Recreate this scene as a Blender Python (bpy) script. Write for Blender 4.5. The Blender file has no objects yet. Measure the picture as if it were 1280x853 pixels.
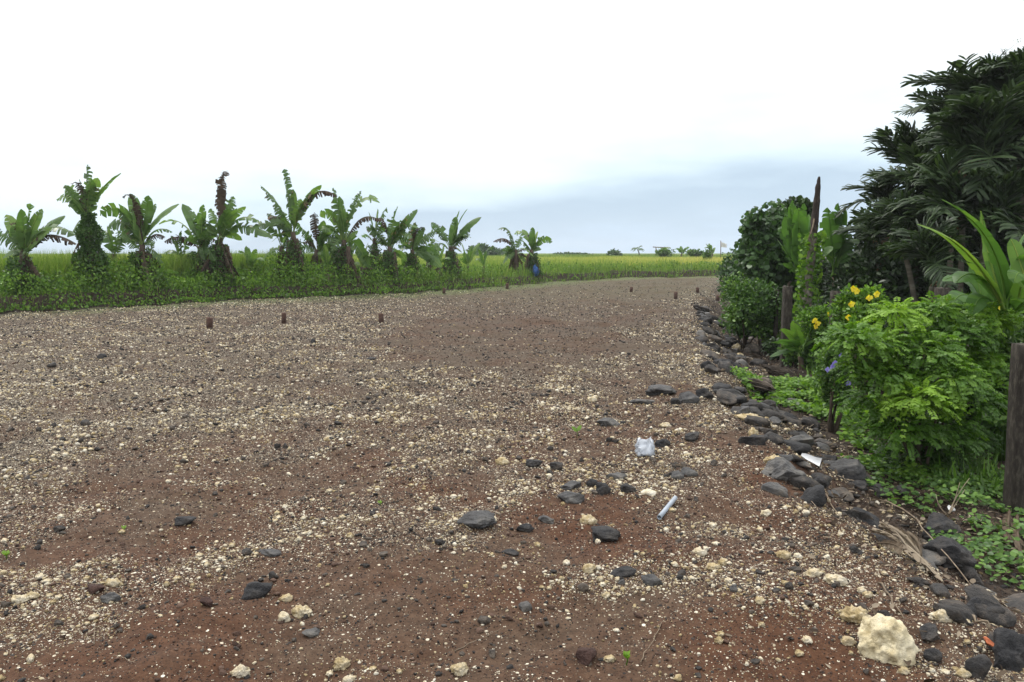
import bpy, math, random
import numpy as np
from mathutils import Vector, noise as mnoise

random.seed(7)
R = np.random.default_rng(11)
sc = bpy.context.scene
col = sc.collection
rad = math.radians

# ------------------------------------------------------------------ camera
CAMZ = 1.7
F = 960.0
PITCH = math.atan(111.5 / F)
cd = bpy.data.cameras.new("camera")
cam = bpy.data.objects.new("camera", cd)
col.objects.link(cam)
cam.location = (0, 0, CAMZ)
cam.rotation_euler = (math.pi / 2 - PITCH, 0, 0)
cd.sensor_width = 36
cd.lens = 36 * F / 1280
cd.clip_start = 0.05
cd.clip_end = 3000
sc.camera = cam

# ------------------------------------------------------------------ world / sun
SUN_EL, SUN_AZ = rad(58), rad(-35)      # azimuth from +Y towards +X
w = bpy.data.worlds.new("World")
sc.world = w
w.use_nodes = True
nt = w.node_tree
nt.nodes.clear()
def wn(t, **k):
    n = nt.nodes.new(t)
    for a, b in k.items(): setattr(n, a, b)
    return n
out = wn("ShaderNodeOutputWorld"); bg = wn("ShaderNodeBackground")
bg.inputs[1].default_value = 0.1
sky = wn("ShaderNodeTexSky"); sky.sky_type = 'NISHITA'; sky.sun_disc = False
sky.sun_elevation = SUN_EL; sky.sun_rotation = SUN_AZ; sky.dust_density = 2.0
tc = wn("ShaderNodeTexCoord"); sep = wn("ShaderNodeSeparateXYZ")
nt.links.new(tc.outputs['Generated'], sep.inputs[0])
mp = wn("ShaderNodeMapping"); mp.inputs['Scale'].default_value = (2.2, 2.2, 9.0)
nt.links.new(tc.outputs['Generated'], mp.inputs[0])
nz = wn("ShaderNodeTexNoise"); nz.inputs['Scale'].default_value = 1.6; nz.inputs['Detail'].default_value = 6; nz.inputs['Roughness'].default_value = .5
nt.links.new(mp.outputs[0], nz.inputs[0])
def wmath(op, a, b=None, clamp=False):
    n = wn("ShaderNodeMath", operation=op); n.use_clamp = clamp
    for i, v in enumerate((a, b)):
        if v is None: continue
        if isinstance(v, (int, float)): n.inputs[i].default_value = v
        else: nt.links.new(v, n.inputs[i])
    return n.outputs[0]
# elevation, wobbled by the cloud noise, brighter towards the left of the view
zc = wmath('ADD', sep.outputs['Z'], wmath('MULTIPLY', wmath('SUBTRACT', nz.outputs[0], 0.5), 0.17))
zc = wmath('SUBTRACT', zc, wmath('MULTIPLY', wmath('ADD', sep.outputs['X'], 0.0), 0.11))
ramp = wn("ShaderNodeValToRGB")
nt.links.new(zc, ramp.inputs[0])
e = ramp.color_ramp.elements
e[0].position = 0.0; e[0].color = (.55, .68, .82, 1)
e[1].position = 1.0; e[1].color = (1, 1, 1, 1)
for p, c in ((0.02, (.51, .63, .75)), (0.05, (.47, .59, .71)), (0.075, (.60, .73, .83)), (0.11, (.76, .87, .93)), (0.16, (.92, .965, .985)), (0.24, (.98, .99, .99))):
    q = e.new(p); q.color = (*c, 1)
# overcast dome: about twice as bright overhead as low down
gain = wmath('ADD', 10.0, wmath('MULTIPLY', wmath('MAXIMUM', wmath('SUBTRACT', sep.outputs['Z'], 0.3), 0.0), 12.0))
cl = wn("ShaderNodeVectorMath", operation='SCALE')
nt.links.new(ramp.outputs[0], cl.inputs[0]); nt.links.new(gain, cl.inputs['Scale'])
mx = wn("ShaderNodeMix", data_type='RGBA'); mx.inputs[0].default_value = 0.93
nt.links.new(sky.outputs[0], mx.inputs[6]); nt.links.new(cl.outputs[0], mx.inputs[7])
nt.links.new(mx.outputs[2], bg.inputs[0]); nt.links.new(bg.outputs[0], out.inputs[0])

sd = bpy.data.lights.new("sun", 'SUN'); sd.energy = 1.9; sd.angle = rad(10); sd.color = (1, .96, .9)
so = bpy.data.objects.new("sun", sd); col.objects.link(so)
sdir = Vector((math.sin(SUN_AZ) * math.cos(SUN_EL), math.cos(SUN_AZ) * math.cos(SUN_EL), math.sin(SUN_EL)))
so.rotation_euler = sdir.to_track_quat('Z', 'Y').to_euler()
vs = sc.view_settings
vs.view_transform = 'Standard'; vs.look = 'None'; vs.gamma = 1; vs.exposure = 0.37; vs.use_curve_mapping = False

# ------------------------------------------------------------------ helpers
SP, CP = math.sin(PITCH), math.cos(PITCH)
def ray(px, py):
    a, b = (px - 640) / F, -(py - 426.5) / F
    return np.array([a, CP + b * SP, -SP + b * CP])
def at(px, py, Y):
    d = ray(px, py); t = Y / d[1]
    return np.array([0, 0, CAMZ]) + d * t
def px_of(x, y, z):
    dz = z - CAMZ
    dep = y * CP - dz * SP
    v = y * SP + dz * CP
    return 640 + F * x / dep, 426.5 - F * v / dep, dep

def vnoise(x, y, scale, seed=0):
    x = np.asarray(x, float) * scale + seed * 17.31; y = np.asarray(y, float) * scale + seed * 9.77
    xi = np.floor(x).astype(np.int64); yi = np.floor(y).astype(np.int64)
    fx = x - xi; fy = y - yi
    fx = fx * fx * (3 - 2 * fx); fy = fy * fy * (3 - 2 * fy)
    def hsh(a, b):
        n = (a * 374761393 + b * 668265263 + seed * 69069) & 0x7fffffff
        n = ((n ^ (n >> 13)) * 1274126177) & 0x7fffffff
        return ((n ^ (n >> 16)) & 0xffff) / 65535.0
    return (hsh(xi, yi) * (1 - fx) + hsh(xi + 1, yi) * fx) * (1 - fy) + (hsh(xi, yi + 1) * (1 - fx) + hsh(xi + 1, yi + 1) * fx) * fy
def fbm(x, y, scale, seed=0, oct=3):
    s = 0; a = .5; n = 0
    for i in range(oct):
        s = s + a * vnoise(x, y, scale * 2 ** i, seed + i); n += a; a *= .5
    return s / n
def sstep(a, b, x):
    t = np.clip((x - a) / (b - a), 0, 1); return t * t * (3 - 2 * t)

BANK = np.array([(-160, -20), (-60, 5), (-25, 16.5), (-14.1, 21.2), (-9.8, 27.2), (-5.1, 30.8), (-2.9, 34.2), (0, 39.5), (2.8, 45), (6.2, 49.5), (14.9, 54), (40, 58), (200, 70)], float)
TOE = np.array([(2.7, -60), (2.85, 0), (2.95, 4.4), (3.05, 5.4), (3.3, 8), (4.0, 11.9), (4.75, 15.7), (7.2, 26), (11, 38), (15.5, 53), (40, 120)], float)
def sdist(P, x, y):
    best = np.full(np.shape(x), 1e9); sg = np.ones(np.shape(x))
    for (a, b) in zip(P[:-1], P[1:]):
        d = b - a; L = d @ d
        t = np.clip(((x - a[0]) * d[0] + (y - a[1]) * d[1]) / L, 0, 1)
        ex = x - (a[0] + t * d[0]); ey = y - (a[1] + t * d[1])
        dd = np.hypot(ex, ey); cr = d[0] * (y - a[1]) - d[1] * (x - a[0])
        m = dd < best - 1e-9
        best = np.where(m, dd, best); sg = np.where(m, np.sign(cr), sg)
    return best * sg
def dB(x, y): return sdist(BANK, x, y) + (vnoise(x, y, .5, 3) - .5) * .5
def dR(x, y): return -sdist(TOE, x, y) + (vnoise(x, y, .9, 5) - .5) * .35
def hgt(x, y):
    x = np.asarray(x, float); y = np.asarray(y, float)
    b = dB(x, y); r = dR(x, y)
    lot = (fbm(x, y, .5, 20, 2) - .5) * .12 + (fbm(x, y, 1.7, 21, 3) - .5) * .14 + (fbm(x, y, 6, 24, 2) - .5) * .04 * (1 - .6 * sstep(8, 20, y))
    rough = sstep(-1.8, -.4, r) * (1 - sstep(.2, 1.0, r))
    lot = lot + rough * ((fbm(x, y, 2.5, 31, 3) - .45) * .22)
    og = 1 - sstep(-1.5, 1, r)
    h = lot + (.42 * sstep(0, .45, b) + .12 * sstep(.5, 3, b)) * og
    g = (-.42 - .1 * sstep(0, 5, r)) * sstep(-1.0, .1, r) * 1.0
    return h + g
def hit(px, py):
    d = ray(px, py); t = np.linspace(1.5, 90, 9000)
    x = d[0] * t; y = d[1] * t; z = CAMZ + d[2] * t
    below = np.nonzero(z < hgt(x, y))[0]
    i = below[0] if len(below) else -1
    return np.array([x[i], y[i], float(hgt(x[i], y[i]))])

def tag(o, label=None, cat=None, group=None, kind=None):
    if label: o['label'] = label
    if cat: o['category'] = cat
    if group: o['group'] = group
    if kind: o['kind'] = kind
    return o
def mk(name, V, T, mat, parent=None, smooth=False, attrs=None, origin=None):
    V = np.asarray(V, np.float32).reshape(-1, 3); T = np.asarray(T, np.int32).reshape(-1, 3)
    me = bpy.data.meshes.new(name)
    loc = None
    if origin is not None:
        V = V - np.asarray(origin, np.float32)
    me.vertices.add(len(V)); me.vertices.foreach_set('co', V.ravel())
    me.loops.add(len(T) * 3); me.loops.foreach_set('vertex_index', T.ravel())
    me.polygons.add(len(T)); me.polygons.foreach_set('loop_start', np.arange(0, len(T) * 3, 3, dtype=np.int32))
    me.update(calc_edges=True)
    if smooth: me.polygons.foreach_set('use_smooth', np.ones(len(T), bool))
    for k, v in (attrs or {}).items():
        a = me.attributes.new(k, 'FLOAT', 'POINT'); a.data.foreach_set('value', np.asarray(v, np.float32).ravel())
    me.materials.append(mat)
    o = bpy.data.objects.new(name, me); col.objects.link(o)
    if origin is not None: o.location = tuple(float(c) for c in origin)
    if parent is not None: o.parent = parent
    return o
def empty(name, loc=(0, 0, 0)):
    o = bpy.data.objects.new(name, None); o.empty_display_size = .1
    col.objects.link(o); o.location = tuple(float(c) for c in loc); return o
def kid(name, geo, mat, parent, smooth=False, label=None):
    """geo in world coordinates -> child mesh of a thing that stands at parent.location"""
    V = geo.V() - np.array(parent.location)
    o = mk(name, V, geo.T(), mat, parent, smooth, {'tint': geo.A()})
    if label: o['label'] = label
    return o
class Geo:
    def __init__(s): s.v = []; s.t = []; s.a = []; s.n = 0
    def add(s, V, T, tint=0.5):
        V = np.asarray(V, float).reshape(-1, 3); T = np.asarray(T, int).reshape(-1, 3)
        s.v.append(V); s.t.append(T + s.n); s.n += len(V)
        s.a.append(np.broadcast_to(np.asarray(tint, float), (len(V),)).copy())
    def V(s): return np.concatenate(s.v)
    def T(s): return np.concatenate(s.t)
    def A(s): return np.concatenate(s.a)
    def inst(s, Tv, Tf, M, P, tint):
        k = len(P); n = len(Tv)
        V = np.einsum('kij,nj->kni', M, Tv) + P[:, None, :]
        Fc = Tf[None] + (np.arange(k) * n)[:, None, None]
        s.add(V.reshape(-1, 3), Fc.reshape(-1, 3), np.repeat(tint, n))
def nrm(v): v = np.asarray(v, float); return v / (np.linalg.norm(v, axis=-1, keepdims=True) + 1e-9)
def tube(g, P, r, sides=7, tint=.5, cap=True, jit=0):
    P = np.asarray(P, float); r = np.broadcast_to(np.asarray(r, float), (len(P),))
    T = nrm(np.gradient(P, axis=0)); ref = np.array([0, 0, 1.]) if abs(T[0][2]) < .8 else np.array([1., 0, 0])
    A = nrm(np.cross(T, ref)); B = np.cross(T, A)
    th = np.arange(sides) * 2 * math.pi / sides
    ring = np.cos(th)[None, :, None] * A[:, None] + np.sin(th)[None, :, None] * B[:, None]
    rr = r[:, None, None] * (1 + (R.random((len(P), sides, 1)) - .5) * jit)
    V = (P[:, None] + ring * rr).reshape(-1, 3); T_ = []
    for i in range(len(P) - 1):
        for j in range(sides):
            a = i * sides + j; b = i * sides + (j + 1) % sides; c = a + sides; d = b + sides
            T_ += [(a, b, d), (a, d, c)]
    if cap:
        n = len(V); V = np.vstack([V, P[0], P[-1]])
        for j in range(sides):
            T_ += [(n, (j + 1) % sides, j), (n + 1, (len(P) - 1) * sides + j, (len(P) - 1) * sides + (j + 1) % sides)]
    g.add(V, T_, tint)
def bez(a, b, c, n=12):
    u = np.linspace(0, 1, n)[:, None]
    return (1 - u) ** 2 * np.asarray(a) + 2 * u * (1 - u) * np.asarray(b) + u * u * np.asarray(c)
def rotmats(k, up=None, spread=math.pi):
    """k random frames; columns x (width), y (length), z (normal)."""
    if up is None:
        y = nrm(R.normal(size=(k, 3)))
    else: y = nrm(np.asarray(up) + R.normal(size=(k, 3)) * spread)
    n = nrm(np.cross(y, R.normal(size=(k, 3)))); x = np.cross(y, n)
    return np.stack([x, y, n], axis=2)
def frames(y, n):
    y = nrm(y); x = nrm(np.cross(y, n)); z = np.cross(x, y)
    return np.stack([x, y, z], axis=2)

# ------------------------------------------------------------------ materials
def mat(name):
    m = bpy.data.materials.new(name); m.use_nodes = True
    t = m.node_tree; t.nodes.clear(); return m, t
class N:
    def __init__(s, t): s.t = t
    def n(s, ty, ins=None, **k):
        n = s.t.nodes.new(ty)
        for a, b in k.items(): setattr(n, a, b)
        for i, v in (ins or {}).items():
            if hasattr(v, 'is_linked') or isinstance(v, bpy.types.NodeSocket): s.t.links.new(v, n.inputs[i])
            else: n.inputs[i].default_value = v
        return n
    def mix(s, f, a, b): 
        n = s.n('ShaderNodeMix', data_type='RGBA')
        for i, v in ((0, f), (6, a), (7, b)):
            if isinstance(v, bpy.types.NodeSocket): s.t.links.new(v, n.inputs[i])
            else: n.inputs[i].default_value = v if i == 0 else (*v, 1)
        return n.outputs[2]
    def m(s, op, a, b=0, c=None, clamp=False):
        n = s.n('ShaderNodeMath', {0: a, 1: b}, operation=op); n.use_clamp = clamp
        if c is not None: n.inputs[2].default_value = c
        return n.outputs[0]
    def noise(s, vec, scale, detail=3, rough=.5):
        return s.n('ShaderNodeTexNoise', {'Vector': vec, 'Scale': scale, 'Detail': detail, 'Roughness': rough}).outputs[0]
    def ramp(s, f, stops):
        r = s.n('ShaderNodeValToRGB', {0: f}); e = r.color_ramp.elements
        e[0].position, e[0].color = stops[0][0], (*stops[0][1], 1); e[1].position, e[1].color = stops[-1][0], (*stops[-1][1], 1)
        for p, c in stops[1:-1]: q = e.new(p); q.color = (*c, 1)
        return r.outputs[0]
    def lin(s, f, a, b):
        n = s.n('ShaderNodeMapRange', {0: f, 1: a, 2: b}); n.clamp = True; return n.outputs[0]

def leaf_mat(name, stops, trans=.35, rough=.45, trans_tint=(1.15, 1.2, .6), scale=8, spec=.35):
    m, t = mat(name); k = N(t)
    a = k.n('ShaderNodeAttribute', attribute_name='tint').outputs['Fac']
    geo = k.n('ShaderNodeNewGeometry'); pos = geo.outputs['Position']
    f = k.m('ADD', a, k.m('MULTIPLY', k.m('SUBTRACT', k.noise(pos, scale, 3), .5), .35), clamp=True)
    c = k.ramp(f, stops)
    pr = k.n('ShaderNodeBsdfPrincipled', {'Base Color': c, 'Roughness': rough, 'Specular IOR Level': spec})
    tcn = k.n('ShaderNodeMix', data_type='RGBA', blend_type='MULTIPLY'); tcn.inputs[0].default_value = 1
    t.links.new(c, tcn.inputs[6]); tcn.inputs[7].default_value = (*trans_tint, 1)
    tr = k.n('ShaderNodeBsdfTranslucent', {0: tcn.outputs[2]})
    mxs = k.n('ShaderNodeMixShader', {0: trans, 1: pr.outputs[0], 2: tr.outputs[0]})
    o = k.n('ShaderNodeOutputMaterial', {0: mxs.outputs[0]}); return m
def solid_mat(name, stops, scale=6, rough=.85, bump=.3, bscale=30, detail=6, spec=.3, use_tint=True, stretch=None):
    m, t = mat(name); k = N(t)
    tco = k.n('ShaderNodeTexCoord').outputs['Object']
    if stretch:
        tco = k.n('ShaderNodeMapping', {0: tco, 'Scale': stretch}).outputs[0]
    nz = k.noise(tco, scale, detail, .6)
    f = k.m('MULTIPLY', k.m('SUBTRACT', nz, .5), 1.6)
    if use_tint:
        a = k.n('ShaderNodeAttribute', attribute_name='tint').outputs['Fac']
        f = k.m('ADD', f, a, clamp=True)
    else: f = k.m('ADD', f, .5, clamp=True)
    c = k.ramp(f, stops)
    bn = k.noise(tco, bscale, 6, .65)
    bp = k.n('ShaderNodeBump', {'Strength': bump, 'Distance': .02, 'Height': bn})
    pr = k.n('ShaderNodeBsdfPrincipled', {'Base Color': c, 'Roughness': rough, 'Specular IOR Level': spec, 'Normal': bp.outputs[0]})
    k.n('ShaderNodeOutputMaterial', {0: pr.outputs[0]}); return m

M_BAN = leaf_mat('banana_leaf_green', [(0, (.20, .14, .08)), (.12, (.05, .10, .025)), (.45, (.085, .17, .04)), (.8, (.17, .28, .065)), (1, (.34, .41, .13))], trans=.42, scale=3, spec=.5, rough=.38)
M_BDEAD = leaf_mat('banana_leaf_dead', [(0, (.035, .024, .017)), (.5, (.095, .07, .048)), (1, (.30, .25, .185))], trans=.15, rough=.8, trans_tint=(1, .9, .7), scale=9, spec=.15)
M_BTRUNK = solid_mat('banana_stem', [(0, (.025, .018, .013)), (.5, (.09, .065, .045)), (1, (.20, .16, .11))], 5, .85, .6, 18, stretch=(3, 3, .6))
M_VINE = leaf_mat('vine_leaf', [(0, (.02, .05, .012)), (.5, (.06, .135, .024)), (1, (.16, .28, .05))], trans=.3, scale=2)
M_UNDER = leaf_mat('undergrowth_leaf', [(0, (.03, .065, .012)), (.5, (.10, .21, .025)), (1, (.24, .38, .06))], trans=.35, scale=1.2)
M_RICE = leaf_mat('rice_blade', [(0, (.07, .14, .03)), (.4, (.20, .29, .07)), (.7, (.38, .39, .12)), (1, (.55, .48, .19))], trans=.5, scale=.12, rough=.6, spec=.2)
M_GRASS = leaf_mat('grass_blade', [(0, (.05, .09, .02)), (.5, (.15, .26, .045)), (1, (.33, .38, .12))], trans=.45, scale=1, rough=.6)
M_PALM = leaf_mat('palm_leaflet', [(0, (.009, .016, .008)), (.5, (.032, .058, .022)), (.85, (.075, .12, .045)), (1, (.17, .16, .09))], trans=.25, scale=3, rough=.5, spec=.28)
M_PDEAD = leaf_mat('palm_dry', [(0, (.05, .033, .02)), (.5, (.13, .085, .05)), (1, (.25, .18, .11))], trans=.1, rough=.8, spec=.1)
M_DARK = leaf_mat('dark_shade_leaf', [(0, (.012, .024, .010)), (.5, (.024, .05, .016)), (1, (.055, .10, .03))], trans=.2, scale=2)  # dark leaf tone; filler trees and bushes carry deep shade in it
M_PIN = leaf_mat('feathery_leaf', [(0, (.03, .075, .010)), (.5, (.085, .19, .02)), (1, (.23, .39, .04))], trans=.42, scale=3)
M_HEL = leaf_mat('broad_leaf', [(0, (.03, .07, .02)), (.5, (.07, .16, .03)), (.85, (.17, .30, .05)), (1, (.30, .40, .08))], trans=.42, scale=3, rough=.45, spec=.3)
M_SEA = leaf_mat('round_leaf', [(0, (.02, .045, .018)), (.5, (.045, .10, .03)), (1, (.09, .18, .05))], trans=.3, scale=2)
M_TRAV = leaf_mat('fan_leaf', [(0, (.04, .09, .025)), (.5, (.09, .20, .04)), (1, (.20, .34, .07))], trans=.45, scale=1.5)
M_YEL = leaf_mat('yellow_petal', [(0, (.55, .42, .01)), (.5, (.75, .62, .03)), (1, (.85, .75, .08))], trans=.4, trans_tint=(1, 1, .6))
M_PUR = leaf_mat('purple_petal', [(0, (.18, .14, .5)), (.5, (.28, .24, .62)), (1, (.42, .38, .75))], trans=.4, trans_tint=(1, 1, 1))
M_WHI = leaf_mat('white_petal', [(0, (.6, .6, .62)), (.5, (.75, .75, .75)), (1, (.85, .85, .85))], trans=.4, trans_tint=(1, 1, 1))
M_BARK = solid_mat('bark', [(0, (.025, .018, .013)), (.5, (.07, .052, .038)), (1, (.16, .13, .10))], 4, .9, .7, 25, stretch=(3, 3, 1))
M_LOG = solid_mat('rotten_log', [(0, (.015, .012, .010)), (.5, (.05, .04, .032)), (1, (.14, .115, .09))], 6, .95, 1.0, 30)
M_PTRUNK = solid_mat('palm_trunk_bark', [(0, (.03, .026, .02)), (.5, (.085, .075, .055)), (1, (.18, .17, .13))], 3, .85, .5, 14, stretch=(1, 1, 5))
M_POST = solid_mat('weathered_post', [(0, (.012, .010, .008)), (.5, (.042, .035, .028)), (1, (.13, .115, .09))], 11, .95, 1.0, 40, stretch=(3, 3, 1))
M_SNAG = solid_mat('snag_bark', [(0, (.03, .022, .018)), (.5, (.12, .098, .08)), (1, (.30, .27, .235))], 9, .9, 1.0, 22, stretch=(2, 2, 1))
M_STAKE = solid_mat('stake_timber', [(0, (.03, .018, .014)), (.5, (.075, .042, .032)), (1, (.16, .10, .08))], 14, .9, .5, 60)
M_DRYW = solid_mat('dry_wood', [(0, (.06, .045, .03)), (.5, (.17, .13, .09)), (1, (.34, .28, .20))], 12, .85, .4, 60)
M_BAS = solid_mat('basalt', [(0, (.008, .008, .009)), (.4, (.024, .024, .026)), (.7, (.055, .050, .046)), (1, (.13, .105, .085))], 9, .8, 1.0, 42, spec=.35)
M_BASP = solid_mat('basalt_pebble_mix', [(0, (.014, .013, .013)), (.45, (.04, .037, .035)), (.75, (.09, .075, .062)), (1, (.14, .115, .09))], 16, .85, 1.0, 60)
M_BASG = solid_mat('grey_basalt', [(0, (.024, .023, .023)), (.45, (.066, .065, .066)), (.75, (.125, .118, .108)), (1, (.17, .14, .11))], 8, .78, 1.0, 40, spec=.4)
M_REDR = solid_mat('red_scoria', [(0, (.02, .010, .008)), (.5, (.06, .032, .026)), (1, (.12, .07, .055))], 12, .85, 1.0, 60)
M_COR = solid_mat('coral_stone', [(0, (.16, .11, .06)), (.28, (.43, .33, .17)), (.5, (.62, .52, .34)), (1, (.83, .78, .66))], 22, .9, 1.0, 90)
M_LIME = solid_mat('pale_limestone', [(0, (.12, .085, .045)), (.28, (.36, .29, .16)), (.5, (.62, .54, .36)), (1, (.78, .73, .58))], 9, .9, 1.0, 38)
M_PLAS = solid_mat('white_plastic', [(0, (.5, .5, .5)), (.5, (.7, .71, .72)), (1, (.8, .8, .8))], 10, .4, .1, 20, use_tint=False, spec=.5)
M_CLEAR, _t = mat('cloudy_plastic'); _k = N(_t)
_g = _k.n('ShaderNodeBsdfPrincipled', {'Base Color': (.50, .54, .60, 1), 'Roughness': .22, 'Specular IOR Level': .6})
_tr = _k.n('ShaderNodeBsdfTransparent'); _ms = _k.n('ShaderNodeMixShader', {0: .48, 1: _g.outputs[0], 2: _tr.outputs[0]})
_k.n('ShaderNodeOutputMaterial', {0: _ms.outputs[0]})
M_PIPE = solid_mat('grey_pvc', [(0, (.16, .18, .20)), (.5, (.29, .33, .38)), (1, (.42, .46, .52))], 9, .5, .15, 30, use_tint=False)
M_BLUE = solid_mat('blue_plastic', [(0, (.02, .05, .14)), (.5, (.03, .09, .28)), (1, (.06, .2, .6))], 10, .5, .3, 20, use_tint=False)
M_BRICK = solid_mat('brick_red', [(0, (.3, .08, .03)), (.5, (.42, .13, .06)), (1, (.5, .2, .1))], 10, .85, .4, 50, use_tint=False)
def metal(): pass

# ---- ground material
def ground_mat():
    m, t = mat('ground_soil'); k = N(t)
    pos = k.n('ShaderNodeNewGeometry').outputs['Position']
    att = lambda s: k.n('ShaderNodeAttribute', attribute_name=s).outputs['Fac']
    grav, red, green, dark = att('gravel'), att('red'), att('green'), att('garden')
    n1 = k.noise(pos, 1.3, 6, .6); n2 = k.noise(pos, 14, 6, .7); n3 = k.noise(pos, 90, 4, .7)
    brown = k.ramp(k.m('ADD', k.m('MULTIPLY', n2, .6), k.m('MULTIPLY', n3, .4)), [(.3, (.026, .018, .011)), (.5, (.066, .047, .032)), (.7, (.118, .090, .063))])
    redc = k.ramp(k.m('ADD', k.m('MULTIPLY', n2, .6), k.m('MULTIPLY', n3, .4)), [(.3, (.020, .009, .005)), (.5, (.064, .029, .015)), (.7, (.11, .055, .030))])
    c = k.mix(k.m('ADD', red, k.m('MULTIPLY', k.m('SUBTRACT', n1, .5), 1.6), clamp=True), brown, redc)
    hsum = k.m('MULTIPLY', n2, .5)
    # grit: small stones of two sizes
    for sc_, lo, hi, mul in ((130, .16, .36, .9), (48, .12, .30, .8)):
        v = k.n('ShaderNodeTexVoronoi', {'Vector': pos, 'Scale': sc_}); v.feature = 'F1'
        cs = k.n('ShaderNodeSeparateColor', {0: v.outputs['Color']})
        size = k.m('MULTIPLY', cs.outputs[2], .32)
        inside = k.lin(k.m('SUBTRACT', k.m('ADD', size, .18), v.outputs['Distance']), 0, .06)
        prob = k.m('MULTIPLY', grav, mul)
        pick = k.lin(k.m('SUBTRACT', prob, cs.outputs[0]), 0, .03)
        sel = k.m('MULTIPLY', inside, pick)
        stone = k.ramp(cs.outputs[1], [(0, (.014, .012, .012)), (.36, (.04, .035, .032)), (.44, (.20, .16, .11)), (.55, (.42, .36, .26)), (1, (.62, .58, .48))])
        c = k.mix(sel, c, stone)
        hsum = k.m('ADD', hsum, k.m('MULTIPLY', sel, .6))
    gcol = k.ramp(n2, [(.3, (.045, .08, .02)), (.5, (.09, .15, .035)), (.7, (.17, .21, .07))])
    gf = k.m('MULTIPLY', green, k.lin(k.m('ADD', k.m('MULTIPLY', n2, .5), k.m('MULTIPLY', k.noise(pos, 3, 4), .5)), .38, .56))
    c = k.mix(k.m('MAXIMUM', gf, k.m('SUBTRACT', k.m('MULTIPLY', green, 2), 1), ), c, gcol)
    dark_soil_shade = k.ramp(n2, [(.3, (.012, .009, .007)), (.5, (.032, .023, .017)), (.7, (.065, .048, .034))])
    c = k.mix(dark, c, dark_soil_shade)  # dark soil colour, doubling as painted shadow along the bank face
    bp = k.n('ShaderNodeBump', {'Strength': .9, 'Distance': .012, 'Height': hsum})
    pr = k.n('ShaderNodeBsdfPrincipled', {'Base Color': c, 'Roughness': .92, 'Specular IOR Level': .2, 'Normal': bp.outputs[0]})
    k.n('ShaderNodeOutputMaterial', {0: pr.outputs[0]}); return m
M_GROUND = ground_mat()

# ------------------------------------------------------------------ ground
def gravel_w(x, y):
    """how stony the lot is, 0..1"""
    cl_ = fbm(x, y, 1.1, 40, 3)
    wv = sstep(.44, .62, cl_) * .8 + .17
    left = (1 - sstep(-1.5, 1.5, x - .12 * y)) * sstep(4.5, 8, y)
    wv = np.maximum(wv, left * (.55 + .5 * sstep(.35, .65, fbm(x, y, .6, 44, 3))))
    tk = sstep(-.4, .4, 1 - ((x + .3) / 2.5) ** 2 - ((y - 15.6) / 4.6) ** 2 + (fbm(x, y, .8, 45) - .5) * 1.4)   # bare red patch
    far = sstep(15, 19, y) * sstep(-4.5, -1.0, x + .02 * y + (fbm(x, y, .35, 49) - .5) * 3) * .8                                             # worn track
    rut = sstep(.0, .35, .4 - np.abs(x + 4.2 + .11 * y - (fbm(x, y, .2, 46) - .5))) * sstep(4, 7, y) * .35
    edge = sstep(-2.6, -1.2, dR(x, y)) * sstep(.32, .5, fbm(x, y, 1.5, 48)) * .9 * (1 - sstep(-.5, .6, dR(x, y)))
    wv = np.maximum(wv * (1 - .9 * tk) * (1 - far) * (1 - rut), edge)
    foot = sstep(-3.2, -.6, dB(x, y)) * .5
    wv = np.maximum(wv, foot)
    wv = wv * (1 - .8 * sstep(.1, .8, dR(x, y))) * (1 - sstep(-.1, .3, dB(x, y)))
    return np.clip(wv, 0, 1)
def red_w(x, y):
    near = 1 - sstep(5, 12, y + .6 * np.abs(x - 1.3))
    tk = sstep(-.4, .4, 1 - ((x + .3) / 2.5) ** 2 - ((y - 15.6) / 4.6) ** 2)
    return np.clip(.10 + .62 * near + .12 * tk + (fbm(x, y, 1.4, 52) - .5) * .9, 0, 1)
th_d = np.radians(np.concatenate([np.linspace(-180, -48, 60, endpoint=False), np.linspace(-48, 48, 760), np.linspace(48, 180, 60)[1:]]))
rr = np.concatenate([[0.02], np.geomspace(.6, 2.2, 20, endpoint=False), np.geomspace(2.2, 60, 560), np.geomspace(60, 620, 50)[1:]])
RR, TT = np.meshgrid(rr, th_d, indexing='ij')
gx = RR * np.sin(TT); gy = RR * np.cos(TT)
gz = hgt(gx, gy)
nr, na = RR.shape
idx = np.arange(nr * na).reshape(nr, na)
a_, b_, c_, d_ = idx[:-1, :-1], idx[1:, :-1], idx[1:, 1:], idx[:-1, 1:]
GT = np.concatenate([np.stack([a_, c_, b_], -1).reshape(-1, 3), np.stack([a_, d_, c_], -1).reshape(-1, 3)])
gb, gr = dB(gx, gy), dR(gx, gy)
green = np.clip(sstep(.6, 2.0, gb) + .55 * sstep(-3.0, -.8, gb) * (1 - sstep(-.25, .05, gb)) * sstep(18, 24, gy + 0 * gx) + .12 * sstep(20, 34, gy) * (1 - sstep(-.2, .1, gb)), 0, 1) * (1 - sstep(-1, 0, gr))
garden = np.clip(sstep(-1.1, .2, gr) * .95 + sstep(-.25, .05, gb) * (1 - sstep(.9, 1.8, gb)) * .95, 0, 1)  # dark soil of slope and garden; the bank face's shadow is painted too
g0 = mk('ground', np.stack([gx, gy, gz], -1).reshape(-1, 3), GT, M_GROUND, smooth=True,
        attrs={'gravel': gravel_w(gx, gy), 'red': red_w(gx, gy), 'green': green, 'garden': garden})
tag(g0, kind='structure')

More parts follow.
